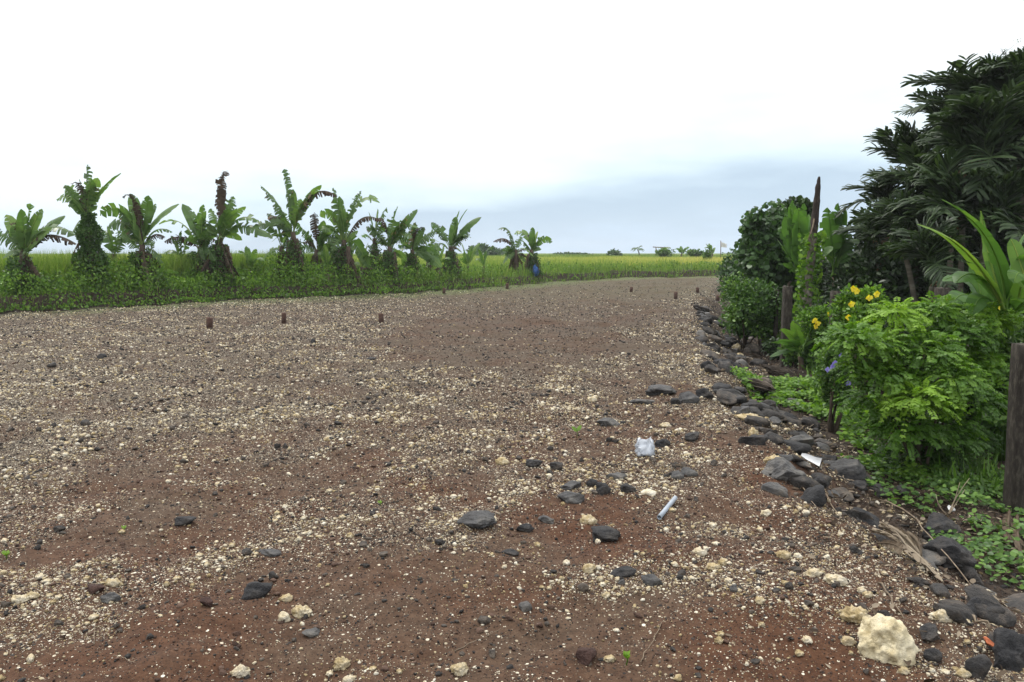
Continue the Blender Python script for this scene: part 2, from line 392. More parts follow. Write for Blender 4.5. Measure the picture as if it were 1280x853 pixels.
# ------------------------------------------------------------------ haze
hm, _t = mat('haze_air'); _k = N(_t); _pv = _k.n('ShaderNodeVolumePrincipled'); _pv.inputs['Color'].default_value = (.93, .96, 1, 1); _pv.inputs['Density'].default_value = .0005
_o = _t.nodes.new('ShaderNodeOutputMaterial'); _t.links.new(_pv.outputs[0], _o.inputs['Volume'])
_b = 640; hv = [(x, y, z) for z in (-2.2, 9.5) for y in (-_b, _b) for x in (-_b, _b)]
ho = mk('haze', hv, [(0, 2, 3), (0, 3, 1), (4, 5, 7), (4, 7, 6), (0, 1, 5), (0, 5, 4), (1, 3, 7), (1, 7, 5), (3, 2, 6), (3, 6, 7), (2, 0, 4), (2, 4, 6)], hm); tag(ho, 'faint pale humid air over the lot and field', 'haze', None, 'stuff')
# ------------------------------------------------------------------ stones
def ico(sub):
    import bmesh
    bm = bmesh.new(); bmesh.ops.create_icosphere(bm, subdivisions=sub, radius=1)
    bm.verts.ensure_lookup_table()
    V = np.array([v.co[:] for v in bm.verts]); T = np.array([[v.index for v in f.verts] for f in bm.faces]); bm.free(); return V, T
ICO = {i: ico(i) for i in (1, 2, 3, 4, 5)}
OCT_V = np.array([(1, 0, 0), (-1, 0, 0), (0, 1, 0), (0, -1, 0), (0, 0, 1), (0, 0, -1)], float)
OCT_T = np.array([(0, 2, 4), (2, 1, 4), (1, 3, 4), (3, 0, 4), (2, 0, 5), (1, 2, 5), (3, 1, 5), (0, 3, 5)])
def rock_shape(sub, kind='basalt', seed=0, planes=9):
    """unit stone: basalt = cleft facets, coral = knobbly, lime = pitted lump"""
    rg = np.random.default_rng(seed + 1000)
    V, T = ICO[sub]; V = V.copy(); off = Vector((seed * 3.7, seed * 1.3, seed * 2.1))
    if kind == 'basalt':
        for _ in range(planes):
            n = nrm(rg.normal(size=3)); d = rg.uniform(.42, .8)
            s = V @ n; m = s > d; V[m] -= np.outer((s[m] - d) * .93, n)
        fr = ((1.5, .20), (4, .09), (10, .045), (24, .02))
    elif kind == 'lime':
        for _ in range(7):
            n = nrm(rg.normal(size=3)); d = rg.uniform(.6, .85)
            s = V @ n; m = s > d; V[m] -= np.outer((s[m] - d) * .85, n)
        fr = ((1.6, .2), (4, .14), (9, .07), (20, .03))
    else:
        fr = ((1.5, .38), (3.2, .34), (7, .20))
    N0 = nrm(V)
    for i, p in enumerate(V):
        s = 0
        for f, a in fr: s += a * mnoise.noise(Vector(p) * f + off)
        if kind == 'lime': s -= .12 * max(0, mnoise.noise(Vector(p) * 5 + off * 2) - .12)
        V[i] = p + N0[i] * s
    V /= np.abs(V).max()
    return V, T
LABELS = []
def stone(px, py, wpx, hpx, kind, label, cat='stone', group=None, m=None, name=None, seed=None, flat=None, rot=None, sink=.36, sub=None):
    p = hit(px, py + hpx * .42)
    dep = px_of(*p)[2]; s = dep / F
    W = wpx * s / 2; H = hpx * s / 2
    seed = seed if seed is not None else int(px * 7 + py)
    sub = sub or (5 if wpx > 60 else 4 if wpx > 24 else 3)
    V, T = rock_shape(sub, kind, seed)
    H_ = min(H, W * .95) if flat is None else flat * W
    V = V * np.array([W, max(W * .72, H), H_ * 1.15])
    a = rot if rot is not None else random.uniform(-.5, .5)
    c, s_ = math.cos(a), math.sin(a); V = V @ np.array([[c, s_, 0], [-s_, c, 0], [0, 0, 1]])
    o = mk(name or {'basalt': 'dark_stone', 'coral': 'coral_stone', 'lime': 'limestone_boulder'}[kind], V, T,
           m or {'basalt': M_BAS, 'coral': M_COR, 'lime': M_LIME}[kind], smooth=(kind != 'basalt'), attrs={'tint': np.full(len(V), random.uniform(.35, .65))})
    o.location = (float(p[0]), float(p[1] + H * .2), float(p[2] + H_ * (1 - 2 * sink) * 1.0))
    tag(o, label, cat, group)
    return o
BG, BR = M_BASG, M_REDR
ST = [  # px, py(centre), w, h, kind, material, label
 (597, 646, 62, 20, 'basalt', BG, 'flat blue-grey oval slab with paler streaks, cream pebbles along its front edge'),
 (317, 736, 52, 24, 'basalt', None, 'angular black stone with grey top, left foreground, just left of cream coral lumps'),
 (232, 648, 28, 17, 'basalt', None, 'dark rounded stone alone on stony ground in the left foreground'),
 (136, 745, 40, 15, 'basalt', BG, 'smooth pale blue-grey slab, leftmost flat stone of the foreground'),
 (117, 732, 28, 17, 'basalt', BR, 'dark reddish-brown stone touching the pale blue-grey slab'),
 (259, 750, 25, 18, 'basalt', BR, 'dark brown knobbly stone left of the angular black stone'),
 (388, 788, 28, 15, 'basalt', BG, 'small wedge-shaped grey stone below the cream coral lumps'),
 (336, 688, 34, 11, 'basalt', BG, 'thin flat grey stone half buried in bare soil'),
 (186, 794, 12, 13, 'basalt', None, 'tiny pointed black stone standing up in bare soil'),
 (712, 619, 44, 18, 'basalt', BG, 'grey flat stone, lower of a stacked pair left of the blue-black stones'),
 (712, 606, 38, 12, 'basalt', BG, 'grey flat stone, upper of a stacked pair left of the blue-black stones'),
 (752, 608, 26, 22, 'basalt', None, 'blue-black squarish stone beside the stacked grey pair'),
 (739, 602, 16, 14, 'basalt', None, 'small blue-black stone tucked against the squarish one'),
 (773, 592, 28, 16, 'basalt', BG, 'dark grey rounded stone behind the cluster of small black stones'),
 (788, 608, 28, 17, 'basalt', None, 'knobbly black stone right of the squarish blue-black stone'),
 (757, 666, 56, 23, 'basalt', None, 'longest black stone in the middle foreground, lying on bare soil'),
 (780, 711, 38, 17, 'basalt', None, 'oval black stone, left of a pair below the longest black stone'),
 (817, 721, 32, 19, 'basalt', BG, 'grey-topped stone, right of a pair below the longest black stone'),
 (732, 814, 32, 30, 'basalt', BR, 'brown rounded stone near the bottom edge of the view'),
 (684, 648, 30, 13, 'basalt', BG, 'flat brown-grey stone right of the blue-grey oval slab'),
 (655, 658, 26, 14, 'basalt', None, 'black stone right beside the blue-grey oval slab'),
 (637, 690, 24, 9, 'basalt', None, 'thin black stone in bare soil below the blue-grey oval slab'),
 (668, 577, 26, 16, 'basalt', None, 'round black stone with a cream pebble on it, left of the seedling path'),
 (695, 581, 26, 13, 'basalt', None, 'low black stone right of the round black stone with a pebble'),
 (826, 486, 58, 15, 'basalt', BG, 'long flat grey slab at the top of the dark slab heap'),
 (860, 494, 34, 20, 'basalt', BG, 'thick grey slab at the right end of the dark slab heap'),
 (802, 500, 36, 11, 'basalt', BG, 'flat pointed slab at the left end of the dark slab heap'),
 (846, 501, 18, 12, 'basalt', None, 'small black block in front of the dark slab heap'),
 (760, 525, 30, 15, 'basalt', BG, 'flat grey stone between the dark slab heap and the seedling'),
 (866, 543, 30, 13, 'basalt', None, 'black pointed stone right of the crumpled plastic cup'),
 (830, 552, 28, 12, 'basalt', None, 'low black stone just behind the crumpled plastic cup'),
 (846, 592, 20, 15, 'basalt', BG, 'small grey stone above the grey pipe piece'),
 (862, 587, 22, 17, 'basalt', BG, 'grey knobbly stone right of the one above the pipe piece'),
 (656, 757, 20, 14, 'basalt', BG, 'small round blue-grey stone on bare soil in the middle foreground'),
 (778, 727, 14, 10, 'basalt', BG, 'tiny grey stone under the oval black stone'),
 (919, 735, 14, 13, 'basalt', BG, 'small grey stone on red soil right of centre'),
 (108, 526, 16, 13, 'basalt', None, 'black round stone alone on pale gravel, left side'),
 (126, 444, 14, 9, 'basalt', None, 'black stone far left, beside the line of pale rubble'),
 (64, 455, 14, 8, 'basalt', None, 'low dark stone at the far left end of the pale rubble line'),
 (464, 447, 14, 6, 'basalt', None, 'flat dark stone behind the left stony ground, below the third stake'),
 (391, 426, 9, 8, 'basalt', None, 'small dark stone between the second and third stakes, nearer the camera'),
 (985, 582, 64, 38, 'basalt', BG, 'large smooth grey boulder left of the broken white cup'),
 (1052, 577, 76, 44, 'basalt', BG, 'large cracked grey boulder right of the broken white cup'),
 (972, 608, 42, 26, 'basalt', BG, 'grey boulder below the smooth one at the lot edge'),
 (945, 545, 42, 26, 'basalt', None, 'dark stone below the long white coral piece at the slope edge'),
 (968, 545, 34, 20, 'basalt', None, 'black block in the tumbled row left of the slanting slab'),
 (1000, 547, 44, 26, 'basalt', BG, 'slanting grey slab in the tumbled row below the vines'),
 (932, 510, 34, 16, 'basalt', BG, 'grey stone at the upper end of the tumbled row'),
 (962, 505, 30, 18, 'basalt', None, 'dark stone just below the vine tips at the upper tumbled row'),
 (988, 520, 30, 18, 'basalt', None, 'dark stone half under the green vine mat'),
 (1022, 600, 26, 18, 'basalt', None, 'small black stone directly below the broken white cup'),
 (1075, 605, 34, 20, 'basalt', None, 'black stone under the cracked grey boulder'),
 (885, 455, 24, 14, 'basalt', None, 'dark stone on the rim of the lot above the tumbled row'),
 (880, 490, 26, 16, 'basalt', None, 'dark stone right of the thick grey slab'),
 (1192, 688, 74, 46, 'basalt', None, 'big black boulder at the foot of the slope below the vines'),
 (1176, 652, 62, 34, 'basalt', None, 'black boulder just behind the biggest black one on the slope'),
 (1235, 757, 60, 34, 'basalt', None, 'jagged dark boulder at the right edge below the biggest black one'),
 (1262, 808, 66, 60, 'basalt', None, 'dark boulder cut by the lower right corner of the view'),
 (1222, 830, 46, 40, 'basalt', None, 'dark stone left of the boulder in the lower right corner'),
 (1165, 788, 36, 26, 'basalt', None, 'black stone right of the big cream limestone boulder'),
 (1163, 815, 34, 22, 'basalt', None, 'lower black stone by the right foot of the limestone boulder'),
 (1112, 787, 74, 82, 'lime', None, 'largest cream limestone boulder, pitted, near the lower right corner'),
 (1071, 765, 44, 26, 'coral', None, 'cream lump leaning on the left of the limestone boulder'),
 (968, 573, 27, 17, 'coral', None, 'round pitted coral on top of the smooth grey boulder'),
 (936, 520, 40, 12, 'coral', None, 'long white coral piece on the rim of the slope'),
 (942, 538, 14, 14, 'coral', None, 'small white coral just below the long coral piece'),
 (376, 762, 32, 20, 'coral', None, 'largest cream coral lump right of the angular black stone'),
 (355, 770, 22, 16, 'coral', None, 'tan coral lump at the lower left of the largest left one'),
 (358, 746, 22, 12, 'coral', None, 'flat tan coral just right of the angular black stone'),
 (141, 727, 22, 13, 'coral', None, 'golden coral touching the reddish-brown stone'),
 (427, 827, 26, 18, 'coral', None, 'cream coral lump at the bottom edge, left of centre'),
 (436, 848, 20, 14, 'coral', None, 'cream coral cut by the bottom edge below another lump'),
 (575, 834, 26, 20, 'coral', None, 'rough cream coral at the bottom edge, centre'),
 (628, 575, 20, 14, 'coral', None, 'cream coral lump left of the round black stone'),
 (735, 648, 24, 15, 'coral', None, 'bright cream coral above the longest black stone'),
 (736, 709, 22, 14, 'coral', None, 'bright cream coral left of the oval black stone'),
 (875, 688, 22, 12, 'coral', None, 'flat bright white coral on red soil right of centre'),
 (892, 707, 24, 10, 'coral', None, 'crumbly cream coral strip below the flat bright white one'),
 (980, 692, 24, 14, 'coral', None, 'rounded white coral amid rubble at right'),
 (1045, 722, 34, 18, 'coral', None, 'knobbly cream coral in the rubble left of the dried leaf'),
 (1018, 714, 26, 14, 'coral', None, 'tan coral beside the knobbly one left of the dried leaf'),
 (1060, 800, 22, 15, 'coral', None, 'white coral below the cream lump by the limestone boulder'),
 (1178, 768, 30, 20, 'coral', None, 'white lump on the slope right of the limestone boulder'),
 (24, 748, 26, 12, 'coral', None, 'cream coral at the left edge in the shallow hollow'),
 (40, 743, 22, 12, 'coral', None, 'golden coral second from the left edge in the hollow'),
 (300, 838, 26, 18, 'coral', None, 'cream lump at the bottom edge below the angular black stone'),
 (740, 498, 14, 9, 'coral', None, 'pale shard above the seedling'),
 (832, 530, 20, 10, 'coral', None, 'tan coral in front of the dark slab heap'),
 (921, 432, 15, 11, 'coral', None, 'white coral on the rim left of the climber-covered post'),
 (902, 428, 12, 9, 'coral', None, 'cream coral on the rim, leftmost by the garden bushes'),
 (925, 443, 13, 8, 'coral', None, 'small white coral just below another by the garden bushes'),
 (903, 452, 14, 7, 'coral', None, 'flat cream coral left of the smaller old log'),
 (918, 408, 12, 9, 'coral', None, 'cream coral at the foot of the dark green bush'),
 (958, 640, 18, 10, 'coral', None, 'cream coral on red soil below the grey boulders'),
 (1085, 742, 16, 10, 'coral', None, 'white lump just above the cream limestone boulder'),
 (1205, 840, 22, 14, 'coral', None, 'white lump among dark stones at the bottom right edge'),
 (1130, 838, 20, 12, 'coral', None, 'white coral under the foot of the limestone boulder'),
]
for (px, py, w_, h_, kd, m_, lb) in ST:
    stone(px, py, w_, h_, kd, lb, 'boulder' if 'boulder' in lb else 'stone', m=m_)

# gravel by power law in screen-proportional sizes, biggest ones become things
def scatter_n(n_try, c_px, rmin, rmax, A_, seed):
    rg = np.random.default_rng(seed)
    out_ = []
    th = rg.uniform(-.72, .66, n_try); y = np.exp(rg.uniform(math.log(rmin), math.log(rmax), n_try))
    x = y * np.tan(th) ; smin = c_px * y / 768.0
    s = smin * (1 - rg.random(n_try)) ** (-1 / 2.75)
    return x, y, s, rg
def frame_mask(x, y, z):
    px, py, dep = px_of(x, y, z); return (px > -60) & (px < 1340) & (py < 905) & (py > 300)
def build_gravel(name, label, kind, matl, n_try, keepf, seed, cap, nind, indname, indlabels, grp):
    x, y, s, rg = scatter_n(n_try, 1.35, 1.9, 56, 1, seed)
    ok = rg.random(n_try) < keepf(x, y)
    r = dR(x, y); b = dB(x, y)
    ok &= (r < 1.6) & (b < 0.02)
    ok &= s < cap
    x, y, s = x[ok], y[ok], s[ok]
    z = hgt(x, y)
    ppx = s * 960 / y
    vis = frame_mask(x, y, z) & (px_of(x, y, z)[0] > 5) & (px_of(x, y, z)[0] < 1275) & (px_of(x, y, z)[1] < 845) & (dR(x, y) < .9)
    order = np.argsort(-(ppx * vis)); big = np.zeros(len(x), bool); big[order[:nind]] = True
    for i in np.nonzero(big)[0]:
        V, T = TPL[kind][int(rg.integers(len(TPL[kind])))]
        rr_ = s[i] / 2; a = rg.uniform(0, 6.28); c, s_ = math.cos(a), math.sin(a)
        fl = rg.uniform(.45, .8)
        Vv = (V * np.array([1, rg.uniform(.65, 1), fl]) * rr_) @ np.array([[c, s_, 0], [-s_, c, 0], [0, 0, 1]])
        o = mk(indname, Vv, T, matl, smooth=(kind == 'coral'), attrs={'tint': np.full(len(Vv), rg.uniform(.25, .8))})
        o.location = (x[i], y[i], z[i] + rr_ * fl * .45)
        lb = indlabels(x[i], y[i], s[i]); tag(o, lb[0], 'stone', lb[1])
    x, y, z, s, ppx = x[~big], y[~big], z[~big], s[~big], ppx[~big]
    g = Geo()
    for lo, hi, tp in ((0, 3.2, 'oct'), (3.2, 7, 'i1'), (7, 999, 'i2')):
        m = (ppx >= lo) & (ppx < hi); k = int(m.sum())
        if not k: continue
        which = rg.integers(0, 4, k)
        for q in range(4):
            mm = np.nonzero(m)[0][which == q]; kk = len(mm)
            if not kk: continue
            Tv, Tf = GT_[(kind, tp)][q]
            a = rg.uniform(0, 6.28, kk); tl = rg.uniform(-.5, .5, kk)
            ca, sa = np.cos(a), np.sin(a); M = np.zeros((kk, 3, 3))
            fl = rg.uniform(.45, .85, kk); wy = rg.uniform(.6, 1, kk); h2 = s[mm] / 2
            M[:, 0, 0] = ca * h2; M[:, 0, 1] = -sa * h2 * wy; M[:, 1, 0] = sa * h2; M[:, 1, 1] = ca * h2 * wy
            M[:, 2, 2] = fl * h2; M[:, 2, 0] = tl * h2 * .6
            P = np.stack([x[mm], y[mm], z[mm] + h2 * fl * .35], 1)
            g.inst(Tv, Tf, M, P, rg.uniform(.1, .9, kk))
    o = mk(name, g.V(), g.T(), matl, attrs={'tint': g.A()})
    tag(o, label, 'gravel', grp, 'stuff')
    print(name, len(x))
TPL = {'coral': [rock_shape(3, 'coral', 300 + i) for i in range(12)], 'basalt': [rock_shape(3, 'basalt', 400 + i, 11) for i in range(12)]}
GT_ = {}
for kd in ('coral', 'basalt'):
    for q in range(4):
        rg = np.random.default_rng(q + 5)
        v = OCT_V * rg.uniform(.7, 1.1, (6, 1)) + rg.normal(size=(6, 3)) * .14
        GT_.setdefault((kd, 'oct'), []).append((v, OCT_T))
        GT_.setdefault((kd, 'i1'), []).append(rock_shape(1, kd, 60 + q, 5))
        GT_.setdefault((kd, 'i2'), []).append(rock_shape(2, kd, 80 + q, 8))
def zone(x, y):
    if x > .15 * y + .3 and y < 10: return 'right', 'in the rubble towards the right-hand slope'
    if y < 5: return 'front', 'on the brown soil close to the camera'
    if y < 11: return 'mid', 'on the stony ground in the middle of the lot'
    return 'far', 'on the far part of the lot towards the stakes'
def lab_c(x, y, s):
    z_, t_ = zone(x, y); big = 'larger' if s > .05 else 'small'
    return '%s cream coral pebble scattered %s' % (big, t_), 'cream coral pebbles'
def lab_b(x, y, s):
    z_, t_ = zone(x, y); big = 'larger' if s > .06 else 'small'
    return '%s dark basalt stone scattered %s' % (big, t_), 'scattered dark basalt stones'
kc = lambda x, y: np.clip(gravel_w(x, y) * (.14 + 1.0 * sstep(.44, .6, fbm(x, y, 3.0, 61, 3))), 0, 1) * .85
kb = lambda x, y: np.clip(.13 + gravel_w(x, y) * .40 * (.3 + sstep(.45, .6, fbm(x, y, 3, 66, 2))) + .35 * sstep(-1.4, -.5, dR(x, y)), 0, 1)
build_gravel('coral_gravel', 'fine pale coral gravel strewn over the whole brown lot', 'coral', M_COR, 400000, kc, 5, .062, 240, 'coral_pebble', lab_c, None)
build_gravel('basalt_gravel', 'fine dark basalt grit strewn over the whole brown lot', 'basalt', M_BASP, 330000, kb, 6, .085, 170, 'basalt_pebble', lab_b, None)
build_gravel('soil_clods', 'crumbly brown soil clods lying between the pale gravel', 'basalt', solid_mat('clod_soil', [(0, (.035, .02, .014)), (.5, (.085, .05, .036)), (1, (.14, .09, .065))], 14, .95, .8, 60), 160000, lambda x, y: .25 + .3 * red_w(x, y), 8, .05, 0, 'clod', None, None)

# tumbled rubble on the slope (part of the set of dark stones)
rg = np.random.default_rng(33)
RL = ['dark rubble stone in the tumbled edge of the lot, far stretch by the fence posts', 'dark rubble stone in the tumbled edge of the lot, stretch beside the vine mat', 'dark rubble stone in the tumbled edge of the lot, near stretch at lower right']
for i in range(210):
    t_ = rg.random() ** 1.3; y = 3.0 + t_ * 20
    tx = np.interp(y, TOE[:, 1], TOE[:, 0]); x = tx + rg.uniform(-.95, .3)
    s = rg.uniform(.06, .20) ** 1.05 * (1 + .03 * y); V, T = TPL['basalt'][int(rg.integers(12))]
    a = rg.uniform(0, 6.28); c, s_ = math.cos(a), math.sin(a)
    Vv = (V * np.array([s, s * rg.uniform(.5, 1), s * rg.uniform(.35, .6)])) @ np.array([[c, s_, 0], [-s_, c, 0], [0, 0, 1]])
    o = mk('rubble_stone', Vv, T, (M_BAS, M_BASG, M_BASP, M_BASP, M_BAS)[int(rg.integers(5))], attrs={'tint': np.full(len(Vv), rg.uniform(.3, .75))})
    o.location = (x, y, float(hgt(x, y)) + s * .11); o.rotation_euler = (rg.uniform(-.3, .3), rg.uniform(-.1, .5), 0)
    tag(o, RL[2 if y < 6 else 1 if y < 10.5 else 0], 'stone', 'dark rubble stones along the lot edge')

# ------------------------------------------------------------------ leaves and plants
LEAF_V = np.array([(0, 0, 0), (.28, .35, .04), (.22, .72, .02), (0, 1, -.05), (-.22, .72, .02), (-.28, .35, .04), (0, .5, -.03)], float)
LEAF_T = np.array([(0, 1, 6), (1, 2, 6), (2, 3, 6), (3, 4, 6), (4, 5, 6), (5, 0, 6)])
DIA_V = np.array([(0, 0, 0), (.25, .45, 0.03), (0, 1, -.03), (-.25, .45, 0.03)], float); DIA_T = np.array([(0, 1, 2), (0, 2, 3)])
RND_V = np.array([(0, 0, 0), (.38, .15, .03), (.5, .5, .0), (.3, .85, -.02), (0, 1, -.05), (-.3, .85, -.02), (-.5, .5, 0), (-.38, .15, .03), (0, .45, .04)], float)
RND_T = np.array([(i, (i + 1) % 8, 8) for i in range(8)])
BL_V = np.array([(-.5, 0, 0), (.5, 0, 0), (.35, .6, .03), (0, 1, .12), (-.35, .6, .03)], float); BL_T = np.array([(0, 1, 2), (0, 2, 4), (4, 2, 3)])

def leaves(g, P, size, dirs=None, spread=.8, tmpl='leaf', tint=None, wid=1.0):
    Tv, Tf = {'leaf': (LEAF_V, LEAF_T), 'dia': (DIA_V, DIA_T), 'round': (RND_V, RND_T), 'blade': (BL_V, BL_T)}[tmpl]
    k = len(P); M = rotmats(k, dirs, spread)
    sz = np.broadcast_to(size, (k,)) * R.uniform(.7, 1.25, k)
    M = M * sz[:, None, None]; M[:, :, 0] *= wid
    g.inst(Tv, Tf, M, P, R.uniform(.15, .85, k) if tint is None else np.clip(tint + R.normal(size=k) * .15, 0, 1))

# ---- bank undergrowth along the left bank (uncountable)
def along_bank(n, s0, s1, rg):
    seg = BANK[2:12]; L = np.hypot(*np.diff(seg, axis=0).T); cum = np.concatenate([[0], np.cumsum(L)])
    u = rg.uniform(s0, s1, n) * cum[-1]
    return np.stack([np.interp(u, cum, seg[:, 0]), np.interp(u, cum, seg[:, 1])], 1)
rg = np.random.default_rng(77)
n = 900000
th = rg.uniform(-.80, .5, n); y = rg.uniform(14, 62, n); x = y * np.tan(th)
b = dB(x, y)
keep = (b > -.12) & (b < 4.5) & (dR(x, y) < -1)
x, y, b = x[keep], y[keep], b[keep]
thick = (1 - sstep(27, 40, y)); prob = np.clip((30 / y) ** 1.5, 0, 1)
kp = rg.random(len(x)) < prob * (.16 + .84 * thick); x, y, b, thick = x[kp], y[kp], b[kp], thick[kp]
top = .12 + .50 * sstep(-.05, .7, b) * (1 - .35 * sstep(2, 4.5, b)) * (.05 + 1.9 * fbm(x, y, .8, 71, 3) ** 1.3) * (.6 + .4 * thick)
for bpx in (28, 116, 176, 249, 276, 348, 370, 428, 468, 487, 515, 565):
    by = float(np.interp(bpx, [0, 120, 300, 400, 480, 560], [21.2, 23.5, 27.5, 29.3, 31, 34.7])) + 1.3; bx = (bpx - 640) / F * by
    top = top + .45 * np.exp(-((x - bx) ** 2 + (y - by) ** 2) / .45)
z = hgt(x, y) + top * (1 - rg.random(len(x)) ** 1.3 * .98) + .02
g = Geo(); P = np.stack([x, y, z], 1)
leaves(g, P, .082 * (y / 22) ** .6, np.array([0, -.3, .8]), 1.0, 'leaf', wid=1.2)
tag(mk('bank_undergrowth', g.V(), g.T(), M_UNDER, attrs={'tint': g.A()}), 'bright green leafy creepers covering the bank under the banana plants', 'undergrowth', None, 'stuff')

# ---- grass and rice
def blades(name, x, y, zb, hh, wd, matl, label, cat, tint=None, lean=.25):
    k = len(x); a = R.uniform(0, 6.28, k); le = R.normal(size=(k, 2)) * lean
    up = nrm(np.stack([le[:, 0], le[:, 1], np.ones(k)], 1)); sd_ = np.stack([np.cos(a), np.sin(a), np.zeros(k)], 1)
    n_ = nrm(np.cross(sd_, up)); M = np.stack([sd_ * wd[:, None], up * hh[:, None], n_ * hh[:, None]], 2)
    g = Geo(); g.inst(BL_V, BL_T, M, np.stack([x, y, zb], 1), R.uniform(.2, .8, k) if tint is None else tint)
    o = mk(name, g.V(), g.T(), matl, attrs={'tint': g.A()}); return tag(o, label, cat, None, 'stuff')
n = 560000
th = rg.uniform(-.85, .55, n); y = np.exp(rg.uniform(math.log(20), math.log(190), n)); x = y * np.tan(th)
b = dB(x, y); kp = (b > 2.2) & (dR(x, y) < 1); x, y, b = x[kp], y[kp], b[kp]
yl = fbm(x, y * 2.5, .035, 81, 3)
hh = (.72 + .25 * sstep(2.5, 7, b) * 0) * (.8 + .35 * fbm(x, y, .12, 83, 2)) * rg.uniform(.75, 1.1, len(x)) * (.65 + .35 * sstep(2, 5, b))
tt = np.clip(.50 + (yl - .42) * 1.5 + rg.normal(size=len(x)) * .1 + .08 - .12 * (1 - sstep(2.5, 4, b)) - .25 * sstep(70, 120, y), 0, 1)
blades('rice_crop', x, y, hgt(x, y) - .02, hh, .022 * (y / 25) ** .9, M_RICE, 'yellowing green rice crop filling the field beyond the bank', 'crop', tt)
n = 200000
th = rg.uniform(-.8, .45, n); y = rg.uniform(14, 60, n); x = y * np.tan(th); b = dB(x, y)
dens = np.where(b > -.1, (.35 + .65 * sstep(27, 36, y)) * (b < 3) + .5 * (b > 1.2) * (b < 5), .22 * sstep(-2.2, -.2, b) * sstep(28, 36, y))
kp = (rg.random(n) < dens) & (dR(x, y) < 0); x, y, b = x[kp], y[kp], b[kp]
hh = np.where(b > -.1, rg.uniform(.2, .65, len(x)) * (.5 + .5 * sstep(0, .6, b)) * (.4 + 1.2 * fbm(x, y, .7, 95, 2)), rg.uniform(.02, .06, len(x)))
blades('bank_grass', x, y, hgt(x, y) - .01, hh, np.where(b > -.1, .02, .03) * (y / 25), M_GRASS, 'rough green grass growing along the bank top and foot', 'grass', np.clip(.45 + rg.normal(size=len(x)) * .2, 0, 1))
n = 70000; wy = np.exp(rg.uniform(math.log(1.5), math.log(45), n)); wx = np.interp(wy, TOE[:, 1], TOE[:, 0]) + .8 + rg.random(n) * (3 + wy * .8); kp = (fbm(wx, wy, .9, 98, 3) > .44) & (dB(wx, wy) < 0) & (wy > 4.6); wx, wy = wx[kp], wy[kp]; n = len(wx)
blades('garden_weeds', wx, wy, hgt(wx, wy), rg.uniform(.08, .32, n), .012 + .0016 * wy, M_UNDER, 'low dark weeds and grass growing over the shaded garden soil', 'weeds', np.clip(.3 + rg.normal(size=n) * .2, 0, 1), .5)
# taller wild grass behind the left bananas
n = 26000; cx = rg.choice([-12.0, -10.8, -17.0, -14.5, -8.5], n) + rg.normal(size=n) * .9; cy = np.interp(cx, BANK[:, 0], BANK[:, 1]) + rg.uniform(2.6, 5.5, n)
blades('tall_wild_grass', cx, cy, hgt(cx, cy), rg.uniform(.7, 1.35, n), np.full(n, .024), M_GRASS, 'tall bright wild grass mound behind the left banana plants', 'grass', np.clip(.55 + rg.normal(size=n) * .15, 0, 1))

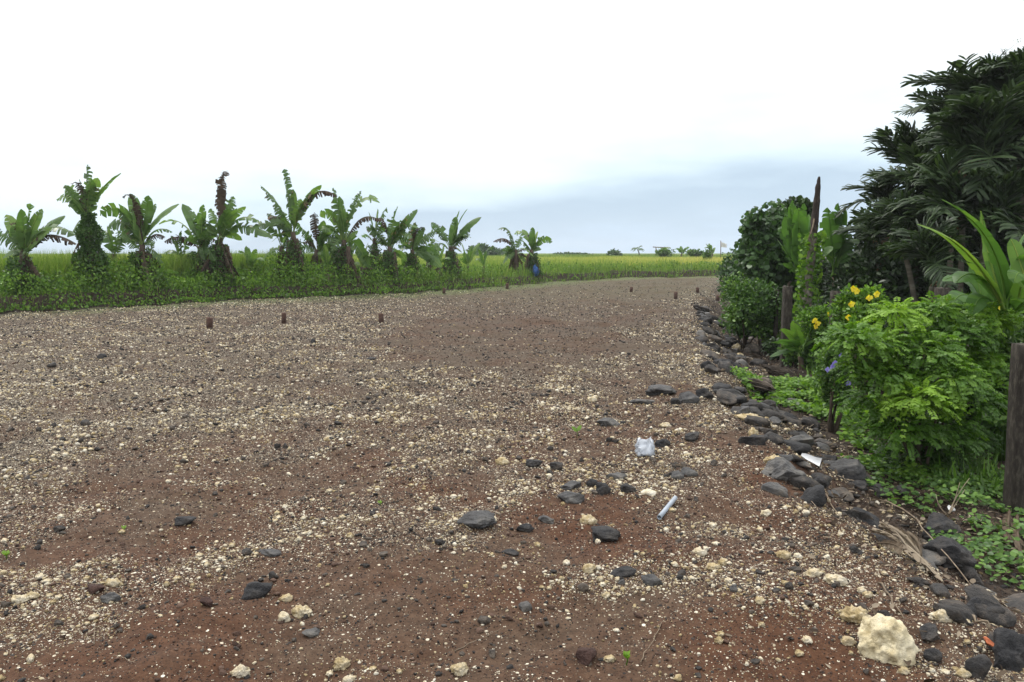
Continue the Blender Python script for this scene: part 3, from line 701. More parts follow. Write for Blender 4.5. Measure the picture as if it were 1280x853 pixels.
# ---- banana plants
def banana_leaf(P0, P1, P2, W, tatter=.3, roll=0, tint=.5, dead=False, seed=0, pet=.16, nseg=22):
    rg = np.random.default_rng(seed); g = Geo()
    C = bez(P0, P1, P2, nseg + 1); T = nrm(np.gradient(C, axis=0)); L = np.linalg.norm(np.diff(C, axis=0), axis=1).sum()
    view = nrm(C[nseg // 2] - np.array([0, 0, CAMZ])) 
    up = np.array([0, 0, 1.]); S0 = np.cross(T, up); ln = np.linalg.norm(S0, axis=1, keepdims=True)
    S0 = np.where(ln > .25, S0 / (ln + 1e-9), np.array([1., 0, 0])); S0 = nrm(S0 - (S0 * T).sum(1, keepdims=True) * T)
    for i in range(1, len(S0)):
        if S0[i] @ S0[i - 1] < 0: S0[i] *= -1
    N0 = np.cross(S0, T); S = S0 * math.cos(roll) + N0 * math.sin(roll); Nn = np.cross(S, T)
    rw = np.interp(np.linspace(0, 1, nseg + 1), [0, pet, 1], [.022, .018, .006]) * (L / 1.8) ** .5
    tube(g, C, rw, 5, min(1, tint + .3) if not dead else tint, cap=False)
    u = np.linspace(0, 1, nseg + 1); i0 = int(pet * nseg)
    def wf(q):
        q = np.clip((q - pet) / (1 - pet), 0, 1); return W / 2 * (np.minimum(1, q / .22)) ** .55 * (1 - q ** 5) ** .6
    def pt(arr, q): 
        f = q * nseg; i = int(min(nseg - 1, math.floor(f))); return arr[i] * (1 - (f - i)) + arr[i + 1] * (f - i)
    for side in (-1, 1):
        q = pet; dr = rg.uniform(-.1, .25)
        while q < .995:
            step = rg.uniform(.025, .07) if tatter > .5 else rg.uniform(.04, .12)
            q2 = min(1.0, q + step); torn = rg.random() < tatter
            gap = rg.uniform(.12, .4) * (q2 - q) if torn else 0
            drp = dr + (rg.normal() * .35 * tatter if torn else rg.normal() * .04) + (tatter * .35 if torn else 0)
            ln_ = rg.uniform(.75, 1.02) if torn else 1
            k = 3; rows = []
            fwd = .10 * W
            for e_, (qa) in enumerate((q, q2)):
                c0, s_, n_, t_ = pt(C, qa), nrm(pt(S, qa)), nrm(pt(Nn, qa)), nrm(pt(T, qa)); w0 = wf(qa) * ln_
                if wf(q) == 0 and wf(q2) == 0: continue
                for j in range(k):
                    f = j / (k - 1); sh = (gap / 2 if e_ == 0 else -gap / 2) * f * L
                    out_ = s_ * side * math.cos(drp * f) * w0 * f; dn = n_ * (-math.sin(drp) * f * f + .18 * f * (1 - f)) * w0
                    if torn: dn = dn - np.array([0, 0, 1]) * f * f * w0 * tatter * .5
                    rows.append(c0 + out_ + dn + t_ * (sh + fwd * f))
            if len(rows) == 2 * k:
                F_ = []
                for j in range(k - 1): F_ += [(j, j + 1, k + j + 1), (j, k + j + 1, k + j)]
                g.add(rows, F_, np.clip(tint + rg.normal() * .06 + (0.0 if not torn else -.05 + .0), 0, 1) * np.ones(2 * k) - (np.array([0, 0, .25] * 2) * (rg.random() < tatter * .6)))
            q = q2
    return g
SEED = [0]
def banana(base_px, Y, top, tips, label, height_w=.16, dead=8, width=.48, tilt=0, group='banana plants along the field bank', lw=None, cat='banana plant', skirt=1.0, extra=None):
    """base x pixel gives where it stands; tips are the leaf ends as (px, py, kind)"""
    X = (base_px - 640) / F * (Y * CP + .1); z0 = float(hgt(X, Y)); X = (base_px - 640) / F * (Y * CP - (z0 - CAMZ) * SP)
    root = empty('banana_plant', (X, Y, z0)); tag(root, label, cat, group)
    rg = np.random.default_rng(int(base_px * 13 + Y)); tp = at(top[0], top[1], Y)
    g = Geo(); b0 = np.array([X, Y, z0 - .1]); mid = (b0 + tp) / 2 + np.array([rg.normal() * .04, 0, 0])
    Hs = tp[2] - z0; r0 = min(height_w, .07 + Hs * .07)
    tube(g, bez(b0, mid, tp, 9), np.linspace(r0, r0 * .55, 9), 9, .4, jit=.15); kid('trunk', g, M_BTRUNK, root, True)
    if dead >= 7:                        # side stems of the clump
        for q in (-1, 1):
            e1 = tp + np.array([q * rg.uniform(.10, .22), rg.uniform(-.2, .2), -rg.uniform(.15, .45)]); b1_ = b0 + np.array([q * rg.uniform(.22, .38), rg.uniform(-.2, .2), 0])
            g = Geo(); tube(g, bez(b1_, (b1_ + e1) / 2, e1, 7), np.linspace(r0 * .9, r0 * .5, 7), 8, .4, jit=.15); kid('trunk', g, M_BTRUNK, root, True)
    mpp = Y / F
    tips = list(tips)
    if len(tips) > 5 and top[1] < 316 and Y < 60:
        for q in range(8):
            ex = rg.uniform(-40, 40) * 24 / Y; tips.append((top[0] + ex, top[1] - rg.uniform(-26, 50) * 24 / Y, 'thtgbtgh'[q]))
    for (tx, ty, kd) in tips:
        SEED[0] += 1; s = SEED[0]
        far = np.array([tx - top[0], top[1] - ty]) * mpp; dist = math.hypot(*far)
        dy = rg.uniform(-.6, .6) * max(.5, 1.0 - .3 * dist); end = at(tx, ty, Y + dy)
        L = np.linalg.norm(end - tp)
        st = tp + np.array([rg.normal() * .03, rg.normal() * .03, -rg.uniform(0, .4) * min(1, Hs)])
        elev = math.atan2(far[1], abs(far[0]) + 1e-6)
        d = end - st
        if kd in 'hb' or elev < .5:      # arching leaf: leaves the trunk upward
            ctrl = st + np.array([d[0] * .35, d[1] * .35, max(d[2] * .9, 0) + L * .42])
        else:
            ctrl = st + d * .5 + np.array([-d[0] * .18, -d[1] * .18, L * .14])
        tat = {'g': .15, 't': .75, 'b': .95, 'h': .5, 'y': .05}[kd]; tint = {'g': .5, 't': .42, 'b': .35, 'h': .5, 'y': .85}[kd] + rg.normal() * .1
        W_ = (lw or width) * min(1.15, .55 + .4 * L) * {'b': .8, 'y': .7, 'g': .8}.get(kd, 1)
        roll = rg.uniform(-1.3, 1.3) if kd != 'b' else rg.uniform(-.3, .3)
        lg = banana_leaf(st, ctrl, end, W_, tat, roll, tint, dead=(kd == 'b'), seed=s)
        kid('leaf', lg, M_BDEAD if kd == 'b' else M_BAN, root, False, 'ragged brown leaf' if kd == 'b' else None)
    dead = int(dead * 2.4); skirt *= 1.3
    for i in range(dead):                # dead leaves hanging round the stem
        SEED[0] += 1; a = rg.uniform(0, 6.28); rr_ = rg.uniform(.10, .34) * skirt * (.65 if rg.random() < .75 else 1.3)
        st = tp + np.array([0, 0, -rg.uniform(0, .35) * Hs]); o_ = np.array([math.cos(a), math.sin(a), 0])
        zend = z0 + rg.uniform(-.02, .42) ** 1.0 * Hs
        end = np.array([st[0], st[1], 0]) + o_ * rr_; end[2] = zend
        ctrl = st * .6 + end * .4 + o_ * rr_ * rg.uniform(-.1, .8)
        lg = banana_leaf(st, ctrl, end, rg.uniform(.14, .30), .95, rg.uniform(-1.5, 1.5), rg.uniform(.0, .8), True, SEED[0], pet=.05, nseg=12)
        kid('dead_leaf', lg, M_BDEAD, root)
    if extra: extra(root, tp, z0, rg)
    elif dead >= 18: wreath(root, tp, z0, rg)
    return root
FOOT_PX = [(-60, 19.5), (0, 21.2), (120, 23.5), (300, 27.5), (400, 29.3), (480, 31), (560, 34.7), (640, 39.8), (700, 45)]
def fy(px): return float(np.interp(px, [a for a, b in FOOT_PX], [b for a, b in FOOT_PX]))
def vine_cover(root, tp, z0, rg):
    n = 5200; u = rg.random(n) ** .8; a = rg.uniform(0, 6.28, n)
    H = tp[2] - z0 + .12
    rr_ = (.20 + .42 * (1 - u) ** .9 + .08 * np.sin(u * 19)) * (.75 + .4 * vnoise(a * 2, u * 5, 1, 9)) * (.8 + .2 * rg.random(n))
    lx = np.array(root.location)[0] + (tp[0] - np.array(root.location)[0]) * u
    P = np.stack([lx + rr_ * np.cos(a), tp[1] + rr_ * np.sin(a), z0 + u * H], 1)
    g = Geo(); leaves(g, P, .085, None, 1, 'leaf', tint=.4, wid=1.2); o = kid('vine_cover', g, M_VINE, root, False, 'dark green creeper smothering the stem')
def wreath(root, tp, z0, rg):
    n = 1700; u = rg.random(n) ** 1.5; a = rg.uniform(0, 6.28, n); H = (tp[2] - z0) * .85
    P = np.stack([root.location[0] + (.42 - .26 * u) * np.cos(a) * (.5 + rg.random(n)) + 0 * u, tp[1] + .42 * np.sin(a), z0 + u * H], 1)
    g = Geo(); leaves(g, P, .08, None, 1, 'leaf', tint=.4, wid=1.2); kid('vine_cover', g, M_VINE, root)

banana(28, fy(28) + 1.3, (30, 314), [(4, 322, 'g'), (-12, 290, 't'), (8, 270, 'g'), (27, 263, 'g'), (38, 256, 'g'), (52, 262, 'g'), (80, 271, 'g'), (93, 294, 'h'), (64, 285, 'g'), (16, 284, 'g'), (97, 306, 'b')],
       'lush bushy banana plant, leftmost in the row, bright green leaves', dead=6, extra=wreath)
banana(116, fy(116) + 1.3, (110, 272), [(82, 233, 't'), (99, 225, 't'), (109, 208, 't'), (114, 224, 't'), (150, 217, 'g'), (123, 238, 'b')],
       'tall banana plant whose stem is wrapped in a dark green creeper', dead=3, extra=vine_cover, skirt=1.3)
banana(176, fy(176) + 1.4, (178, 306), [(126, 268, 'h'), (136, 284, 'h'), (155, 247, 'b'), (164, 244, 'g'), (172, 250, 'g'), (186, 246, 'g'), (194, 256, 'g'), (223, 256, 'g'), (142, 305, 'g'), (215, 290, 'h'), (150, 262, 't')],
       'banana plant with wide spreading green leaves and a thick skirt of dead leaves', dead=13, skirt=1.4)
banana(196, fy(196) + .9, (197, 348), [(180, 338, 'g'), (190, 328, 'g'), (206, 331, 'g'), (224, 342, 'h'), (176, 352, 'h')],
       'low young banana plant in the creepers between two large ones', dead=0, width=.26)
banana(249, fy(249) + 1.6, (251, 308), [(229, 256, 'g'), (254, 257, 'g'), (200, 280, 'h'), (206, 302, 'b'), (232, 300, 'g'), (268, 285, 'g')],
       'shorter banana plant tight against the left of the tall ragged brown one', dead=9, skirt=1.2)
banana(276, fy(276) + 1.1, (275, 296), [(284, 219, 'b'), (277, 235, 'b'), (264, 262, 't'), (291, 247, 't'), (306, 259, 'g'), (323, 277, 'h'), (338, 296, 'h'), (302, 300, 'g'), (246, 322, 'g'), (286, 262, 'g')],
       'tall banana plant with a ragged brown leaf spike at its top', dead=14, skirt=1.5)
banana(348, fy(348) + 1.8, (352, 308), [(319, 284, 'h'), (344, 276, 'g'), (361, 286, 't'), (366, 318, 'h'), (330, 322, 'h')],
       'small banana plant leaning on the left of the tallest pair', dead=6)
banana(370, fy(370) + 1.1, (366, 290), [(327, 233, 't'), (356, 213, 't'), (366, 238, 'g'), (376, 250, 't'), (401, 232, 'g'), (421, 245, 'b'), (388, 240, 't'), (374, 292, 'g'), (345, 262, 't')],
       'tallest banana plant mid row with one upright frayed leaf', dead=14, skirt=1.2)
banana(394, fy(394) + 2.0, (396, 312), [(390, 270, 'b'), (405, 277, 'g'), (413, 293, 'h'), (428, 326, 'h'), (437, 334, 'h'), (399, 330, 'y')],
       'low banana plant on the right of the tallest one, drooping leaves', dead=5)
banana(428, fy(428) + 1.2, (430, 300), [(417, 236, 't'), (424, 247, 'g'), (451, 240, 't'), (434, 266, 'y'), (474, 253, 'h'), (476, 276, 'b'), (401, 270, 'h'), (405, 300, 'h'), (462, 335, 'h'), (436, 338, 'h'), (447, 290, 'g')],
       'dense banana plant with one bright yellow-green young leaf in front', dead=13, skirt=1.4)
banana(468, fy(468) + 2.2, (468, 298), [(483, 260, 't'), (461, 266, 'g'), (453, 296, 'h'), (487, 288, 'h'), (472, 262, 'g')],
       'banana plant half hidden right of the one with a yellow-green leaf', dead=5, extra=wreath)
banana(487, fy(487) + 1.2, (487, 308), [(482, 279, 'g'), (497, 259, 't'), (507, 275, 'g'), (521, 263, 'g'), (523, 285, 'h'), (474, 298, 'h'), (459, 284, 't'), (502, 320, 'h')],
       'banana plant with a pale stem and a fan of narrow leaves', dead=8)
banana(515, fy(515) + 1.5, (515, 312), [(530, 285, 'g'), (544, 289, 't'), (549, 303, 'h'), (500, 300, 'g'), (551, 334, 'h'), (542, 326, 'h'), (492, 318, 'h'), (517, 282, 't')],
       'banana plant with long drooping leaves beside the pale stem one', dead=9, skirt=1.3)
banana(565, fy(565) + 1.3, (563, 308), [(540, 279, 't'), (574, 264, 'g'), (584, 262, 'g'), (601, 272, 'g'), (587, 287, 't'), (545, 306, 'h'), (588, 297, 'h'), (570, 272, 'g')],
       'slim banana plant swept to the right, last tall one of the dense row', dead=9)
banana(535, fy(535) + 2.6, (536, 318), [(528, 296, 'g'), (543, 300, 'h'), (552, 312, 'h'), (522, 318, 'h')], 'short banana plant in shade behind the slim swept one', dead=3)
banana(583, fy(583) + 1.5, (585, 333), [(577, 304, 'g'), (590, 307, 'g'), (599, 304, 'g'), (574, 325, 'h')], 'young banana plant with upright leaves right of the slim swept one', dead=0, width=.34)
banana(603, fy(603) + 1.8, (605, 333), [(598, 312, 'g'), (608, 314, 'g'), (616, 311, 'h'), (594, 325, 'h')], 'smallest young banana plant near the gap in the row', dead=0, width=.34)
banana(645, fy(645) + 2.2, (645, 312), [(617, 302, 'b'), (652, 297, 't'), (629, 330, 'h'), (656, 327, 'h'), (638, 298, 't'), (634, 318, 'h')], 'banana plant with drooping greyish leaves beyond the gap in the row', dead=5)
banana(667, fy(667) + 1.1, (664, 312), [(666, 285, 'g'), (672, 290, 'y'), (690, 302, 'h'), (655, 303, 't'), (648, 314, 'b'), (676, 312, 'g')], 'banana plant at the right end of the row, blue bag at its foot', dead=9)

banana(140, fy(140) + 2.4, (142, 318), [(126, 292, 'h'), (134, 284, 'g'), (150, 288, 't'), (160, 304, 'h'), (128, 318, 'h')], 'small shaded banana plant just right of the creeper-wrapped one', dead=5)
banana(225, fy(225) + 2.3, (226, 322), [(214, 296, 'g'), (226, 290, 't'), (240, 300, 'h'), (206, 316, 'h'), (238, 322, 'b')], 'small banana plant in tall grass left of the two close-set ones', dead=4)
banana(312, fy(312) + 1.6, (312, 338), [(300, 316, 'h'), (308, 308, 'g'), (320, 312, 'g'), (330, 326, 'h'), (298, 334, 'h')], 'low banana sucker alone between the ragged brown-topped plant and the tallest pair', dead=3, width=.34)
banana(410, fy(410) + 1.0, (410, 338), [(398, 318, 'h'), (406, 306, 'g'), (418, 308, 't'), (425, 324, 'h'), (396, 336, 'b'), (422, 340, 'h')], 'low leafy banana sucker left of the dense plant with a yellow-green leaf', dead=5, width=.36)
banana(452, fy(452) + 1.0, (452, 334), [(440, 312, 'h'), (450, 300, 'g'), (460, 304, 'g'), (470, 322, 'h'), (438, 330, 'h'), (466, 336, 'b')], 'low banana sucker right below the dense plant with a yellow-green leaf', dead=6, width=.36)
banana(548, fy(548) + 1.0, (548, 334), [(536, 314, 'h'), (545, 304, 'g'), (556, 306, 'g'), (563, 324, 'h'), (534, 330, 'h'), (560, 336, 'b')], 'low banana sucker in front of the slim swept one', dead=6, width=.36)
# blue bag at the foot of the last banana
Yb = fy(667) + .75; pb = at(669, 343, Yb); zb = float(hgt(pb[0], Yb))
V, T = rock_shape(4, 'coral', 901); V = V * np.array([.26, .22, .42]); V[:, 0] *= 1 - .35 * (V[:, 2] / .42); V[:, 2] += .36
o = mk('blue_bag', V, T, M_BLUE, smooth=True, attrs={'tint': np.full(len(V), .5)}); o.location = (pb[0], Yb, zb); tag(o, 'crumpled blue plastic bag at the foot of the last banana plant', 'bag')

# ------------------------------------------------------------------ far things across the field
def small_banana(px, top_py, Y, label, n=6, seed=0):
    r_ = np.random.default_rng(seed); p = at(px, 322, Y); trunk_top = 322 - (322 - top_py) * .35
    tips = [(px + r_.uniform(-1, 1) * (322 - top_py) * .7, top_py + r_.uniform(0, .5) * (322 - top_py), 'g' if r_.random() < .6 else 'h') for _ in range(n)]
    return banana(px, Y, (px, trunk_top), tips, label, dead=1, width=.6, group='banana plants far across the field')
small_banana(852, 307, 100, 'tiny dark banana plant across the field, left of the flag', 6, 1)
small_banana(890, 305, 95, 'tiny banana plant across the field beside the white flag', 7, 2)
small_banana(830, 309, 104, 'tiny banana plant across the field next to the bare frame', 6, 3)
def coco(px, top_py, Y, label):
    p = at(px, 330, Y); z0 = float(hgt(p[0], Y)); root = empty('coconut_palm', (p[0], Y, z0)); tag(root, label, 'palm tree')
    tp = at(px - 1, top_py + 4, Y); g = Geo(); tube(g, bez([p[0], Y, z0], [p[0] + .3, Y, (z0 + tp[2]) / 2], tp, 7), np.linspace(.12, .08, 7), 6, .5); kid('trunk', g, M_PTRUNK, root, True)
    for i in range(9):
        a = i * .7; e_ = tp + np.array([math.cos(a) * 1.1, math.sin(a) * 1.1, R.uniform(-.5, .6)])
        kid('frond', banana_leaf(tp, (tp + e_) / 2 + np.array([0, 0, .5]), e_, .35, .95, 0, .4, seed=i + 50), M_BAN, root)
coco(798, 308, 120, 'pale thin palm standing alone far across the field')
# bare bamboo frame
Y = 108; root = empty('bamboo_frame', at(826, 322, Y)); root.location.z = float(hgt(root.location.x, Y)); tag(root, 'bare pole frame standing far across the field', 'frame')
for a_, b_ in (((820, 325), (820, 309)), ((832, 325), (833, 309))):
    g = Geo(); tube(g, [at(*a_, Y), at(*b_, Y)], .07, 6, .4); kid('post', g, M_DRYW, root)
g = Geo(); tube(g, [at(816, 309, Y), at(838, 310, Y)], .07, 6, .4); kid('crossbar', g, M_DRYW, root)
# flag
Y = 70; p = at(901, 322, Y); z0 = float(hgt(p[0], Y)); root = empty('flag', (p[0], Y, z0)); tag(root, 'white flag on a thin pole at the far right end of the field', 'flag')
g = Geo(); tube(g, [(p[0], Y, z0), at(901, 301, Y)], .035, 6, .3); kid('pole', g, M_DRYW, root)
fx_ = np.linspace(901, 908.5, 9); g = Geo(); V = []
for i, q in enumerate(fx_):
    wv = .12 * math.sin(i * .9)
    V += [at(q, 302.5 + i * .35, Y + wv), at(q, 309.0 + i * .1, Y + wv * .7)]
g.add(V, [t for i in range(8) for t in ((2 * i, 2 * i + 1, 2 * i + 3), (2 * i, 2 * i + 3, 2 * i + 2))]); g2 = Geo(); g2.add(g.V(), g.T()); g2.add(g.V() + np.array([0, .02, 0]), g.T()[:, ::-1])
kid('cloth', g2, M_WHI, root, True)

# ---- generic leafy bush / tree
def crown_pts(c, r, n, rg, lobes=14, shell=.55):
    c = np.asarray(c, float); r = np.asarray(r, float)
    d = nrm(rg.normal(size=(lobes, 3))); L = c + d * r * rg.uniform(.35, .72, (lobes, 1)); ls = rg.uniform(.28, .5, lobes)
    w = rg.integers(0, lobes, n); q = nrm(rg.normal(size=(n, 3))) * (rg.random((n, 1)) ** shell)
    return L[w] + q * r * ls[w][:, None], nrm(q * r), L, w
def bush(name, px, py_base, Y, crown_c, crown_r, n, size, m, label, cat, tmpl='leaf', seed=1, lobes=16, trunk=.05, stems=4, group=None, wid=1, limbs=True, dark=.2):
    """crown_c = (px, py) centre, crown_r metres"""
    rg = np.random.default_rng(seed); p = at(px, py_base, Y); z0 = float(hgt(p[0], Y))
    root = empty(name, (p[0], Y, z0)); tag(root, label, cat, group); c = at(crown_c[0], crown_c[1], Y)
    P, D, L, w_ = crown_pts(c, crown_r, n, rg, lobes); P[:, 2] = np.maximum(P[:, 2], z0 + .03)
    tl = rg.uniform(-.18, .18, lobes); g = Geo(); k = len(P)
    dirs = nrm(D * .6 + np.array([0, 0, .15]) + rg.normal(size=(k, 3)) * .6); nn = nrm(D * .5 + np.array([0, -.2, .7]) + rg.normal(size=(k, 3)) * .5)
    M = frames(dirs, nn) * (size * rg.uniform(.65, 1.25, k))[:, None, None]; M[:, :, 0] *= wid
    Tv, Tf = {'leaf': (LEAF_V, LEAF_T), 'dia': (DIA_V, DIA_T), 'round': (RND_V, RND_T)}[tmpl]
    g.inst(Tv, Tf, M, P, np.clip(.5 + tl[w_] + rg.normal(size=k) * .2, 0, 1)); kid('foliage', g, m, root)
    g = Geo(); b0 = np.array([p[0], Y, z0 - .05])
    if stems == 1:
        cc = c - np.array([0, 0, crown_r[2] * .3]); tube(g, bez(b0, (b0 + cc) / 2 + rg.normal(size=3) * .1, cc, 7), np.linspace(trunk, trunk * .5, 7), 8, .5, jit=.1); src = cc
    else: src = b0
    for q in L[:max(stems, 7)]:
        tube(g, bez(src, (src + q) / 2 + rg.normal(size=3) * .1, q, 6), np.linspace(trunk * .5, trunk * .12, 6), 5, .5)
    kid('trunk' if stems == 1 else 'branches', g, M_BARK, root, True)
    return root
# distant trees behind the field
bush('distant_tree', 606, 324, 130, (605, 316), (3.2, 3, 1.5), 2500, .5, M_SEA, 'distant round dark tree on the horizon behind the gap in the row', 'tree', seed=3, stems=1, trunk=.2)
bush('distant_tree', 625, 324, 150, (627, 318), (4, 3, 1.0), 2000, .5, M_SEA, 'distant low dark tree on the horizon left of the drooping greyish banana', 'tree', seed=4, stems=1, trunk=.2)
bush('distant_tree', 768, 324, 118, (770, 318), (1.4, 1.2, .9), 1200, .35, M_SEA, 'small dark tree alone on the horizon above mid field', 'tree', seed=5, stems=1, trunk=.15)
bush('field_bush', 835, 324, 90, (830, 317), (1.3, 1, .5), 900, .25, M_VINE, 'low green bush below the bare frame across the field', 'bush', seed=6, stems=4)
bush('field_bush', 872, 324, 90, (872, 316), (1.5, 1, .5), 900, .25, M_VINE, 'low grey-green bush between the two tiny banana plants', 'bush', seed=7, stems=4)
bush('field_bush', 884, 330, 62, (884, 322), (.5, .5, .75), 900, .15, M_VINE, 'narrow dark green shrub at the right end of the bank', 'bush', seed=8, stems=4)
bush('distant_tree', 700, 324, 170, (715, 320), (9, 3, .6), 2500, .5, M_SEA, 'long low strip of dark distant trees over mid field', 'tree', seed=9, stems=1, trunk=.2)

# ------------------------------------------------------------------ right-hand garden
bush('hedge_bush', 930, 418, 16.5, (936, 382), (.72, .7, .80), 9000, .085, M_VINE, 'dark green bush at the left foot of the garden planting', 'bush', seed=21, stems=5, lobes=22)
bush('hedge_bush', 920, 385, 25, (926, 345), (.9, .9, .95), 4500, .12, M_SEA, 'dark bush farthest along the garden edge, below the flag', 'bush', seed=22, stems=5, lobes=18)
bush('round_leaf_tree', 965, 410, 18.5, (962, 312), (.95, .9, 1.15), 6000, .11, M_SEA, 'round-leaved green tree left of the bare leaning trunk', 'tree', tmpl='round', seed=23, stems=1, trunk=.07, lobes=40)
bush('round_leaf_tree', 985, 410, 19.8, (988, 268), (.7, .7, .42), 2600, .12, M_DARK, 'darker round-leaved treetop rising behind the fan leaves', 'tree', tmpl='round', seed=24, stems=1, trunk=.07, lobes=14)
bush('hedge_bush', 950, 430, 17.2, (955, 392), (.6, .6, .6), 4200, .09, M_VINE, 'climber-covered bush behind the two left fence posts', 'bush', seed=25, stems=5, lobes=18)
bush('hedge_bush', 1040, 440, 15.5, (1045, 395), (.8, .7, .6), 4500, .09, M_DARK, 'shaded dark bush behind the third fence post', 'bush', seed=26, stems=5, lobes=18)

for i, (px, Y, cy, r, lb) in enumerate([(985, 23, 350, (1.2, .8, 1.0), 'dark bush behind the round-leaved green tree'), (1030, 24, 345, (1.3, .8, 1.1), 'dark bush far behind the bare leaning trunk'), (1075, 22, 350, (1.2, .8, 1.1), 'dark bush in shade left behind the palms'), (1000, 15.2, 440, (.7, .4, .4), 'low shaded bush behind the clear fence post')]):
    bush('hedge_bush', px, 420, Y, (px, cy), r, 4500, .12 if Y > 20 else .09, M_DARK, lb, 'bush', seed=40 + i, stems=5, lobes=20)
def fan_plant(px, Y, top, tips, label, name, m, W=.5, tat=.25, cat='plant', stem=True, group=None, rolls=None, tint=.5):
    p = at(px, top[1] + 80, Y); z0 = float(hgt(p[0], Y)); root = empty(name, (p[0], Y, z0)); tag(root, label, cat, group)
    rg = np.random.default_rng(int(px * 3 + Y)); tp = at(top[0], top[1], Y); g = Geo()
    tube(g, bez([p[0], Y, z0 - .05], [p[0], Y, (z0 + tp[2]) / 2], tp, 5), np.linspace(.07, .04, 5), 7, .6); kid('stem', g, M_HEL if not stem else M_BTRUNK, root, True)
    for i, tpl in enumerate(tips):
        tx, ty = tpl[:2]; bend = tpl[2] if len(tpl) > 2 else .2; tn = tpl[3] if len(tpl) > 3 else tint + rg.normal() * .12
        SEED[0] += 1; end = at(tx, ty, Y + rg.uniform(-.35, .35)); st = tp + rg.normal(size=3) * .03; d = end - st; L = np.linalg.norm(d)
        ctrl = st + d * .5 + np.array([-d[0] * bend, 0, L * bend])
        kid('leaf', banana_leaf(st, ctrl, end, W * min(1.1, .5 + .5 * L), tat, rg.uniform(-.7, .7), tn, seed=SEED[0], pet=.25), m, root)
    return root
fan_plant(1000, 16.5, (1000, 352), [(990, 252, .05), (1005, 256, .05), (1018, 268, .08), (982, 272, .05), (1030, 290, .1), (972, 300, .1), (1012, 292, .05), (995, 290, .03), (1040, 310, .2), (980, 330, .2), (998, 262, .03), (1010, 270, .05), (988, 262, .08), (1022, 282, .08), (976, 285, .1), (1003, 300, .03)],
          'upright fan of bright green paddle leaves behind the bare leaning trunk', 'paddle_leaf_plant', M_TRAV, W=.34, tat=.35)
fan_plant(1045, 17.5, (1042, 345), [(1048, 256, .1), (1035, 262, .05), (1066, 275, .15), (1072, 300, .25), (1075, 322, .3), (1058, 290, .1), (1030, 300, .05), (1080, 340, .3), (1056, 262, .1), (1062, 282, .15), (1040, 275, .05), (1085, 318, .35), (1068, 330, .3)],
          'green paddle-leaf plant just right of the bare leaning trunk', 'paddle_leaf_plant', M_TRAV, W=.42, tat=.4)
fan_plant(1000, 13.4, (1000, 446), [(978, 412, .2), (992, 404, .1), (1014, 410, .1), (1026, 424, .25), (964, 446, .35), (1026, 444, .35), (966, 428, .3), (985, 436, .3)],
          'low broad-leaved plant at the foot of the bare leaning trunk', 'broad_leaf_plant', M_HEL, W=.32, tat=.0)

# bare leaning trunk (palm snag)
Y = 14.8; p0 = at(1004, 450, Y); z0 = float(hgt(p0[0], Y)); root = empty('leaning_snag', (p0[0], Y, z0)); tag(root, 'bare leaning dead tree trunk with a jagged pointed top among the fence posts', 'dead tree')
g = Geo(); cs = [at(1004, 445, Y), at(1007, 400, Y), at(1011, 350, Y), at(1016, 300, Y), at(1020, 262, Y), at(1022.5, 235, Y), at(1024, 221, Y)]; cs[0][2] = z0 - .1
cs = np.array(cs); uu = np.linspace(0, 6, 31); CC = np.stack([np.interp(uu, range(7), cs[:, i]) for i in range(3)], 1)
rr_ = np.interp(uu, range(7), [.115, .10, .085, .075, .062, .05, .02]) * (1 + .08 * np.sin(uu * 9))
tube(g, CC, rr_, 11, np.interp(uu, [0, 2.9, 3.3, 6], [.75, .7, .0, -.1]).repeat(11).tolist() + [.8, .2], jit=.22); kid('trunk', g, M_SNAG, root, True)
for (a_, b_) in (((1008, 395), (998, 432)), ((1010, 370), (1020, 420)), ((1018, 270), (1010, 300))):
    g = Geo(); A_ = at(*a_, Y); B_ = at(*b_, Y - .15); tube(g, bez(A_, (A_ + B_) / 2 + np.array([0, -.12, 0]), B_, 7), np.linspace(.02, .008, 7), 5, .6); kid('hanging_root', g, M_DRYW, root)

g = Geo(); k = 1500; u_ = R.random(k) ** 1.4 * 3.2; a_ = R.uniform(0, 6.28, k); B_ = np.stack([np.interp(u_, range(7), cs[:, i]) for i in range(3)], 1)
B_ += np.stack([np.cos(a_), np.sin(a_), 0 * a_], 1) * R.uniform(.08, .24, (k, 1)); leaves(g, B_, .09, None, 1, 'leaf', wid=1.3); kid('climber', g, M_PIN, root, False, 'light green climber on the lower trunk')
# fence posts
def post(px, top_py, Y, wpx, label, lean=(0, 0)):
    p = at(px, 400, Y); z0 = float(hgt(p[0], Y)); tz = at(px, top_py, Y)[2]; w = wpx * Y / F / 2
    nz_, ns = 14, 16; V = []; tn = []
    for i in range(nz_ + 1):
        for j in range(ns):
            a = 2 * math.pi * j / ns + math.pi / 4; c, s = math.cos(a), math.sin(a); k = .88 / max(abs(math.cos(a)), abs(math.sin(a))) ** .82
            q = i / nz_; jt = 1 + .10 * mnoise.noise(Vector((c * 2, s * 2, q * 6 + px)))
            top_j = .035 * mnoise.noise(Vector((c * 3, s * 3, px))) if i == nz_ else 0
            V.append((c * w * k * jt + lean[0] * q, s * w * k * jt + lean[1] * q, -.15 + (tz - z0 + .15) * q + top_j)); tn.append(.5)
    T = []
    for i in range(nz_):
        for j in range(ns):
            a = i * ns + j; b = i * ns + (j + 1) % ns; T += [(a, b, b + ns), (a, b + ns, a + ns)]
    V.append((lean[0], lean[1], tz - z0 - .012)); tn.append(.8); n = len(V) - 1
    T += [(nz_ * ns + j, nz_ * ns + (j + 1) % ns, n) for j in range(ns)]
    o = mk('fence_post', V, T, M_POST, attrs={'tint': tn}); o.location = (p[0], Y, z0); tag(o, label, 'post', 'weathered fence posts along the garden')
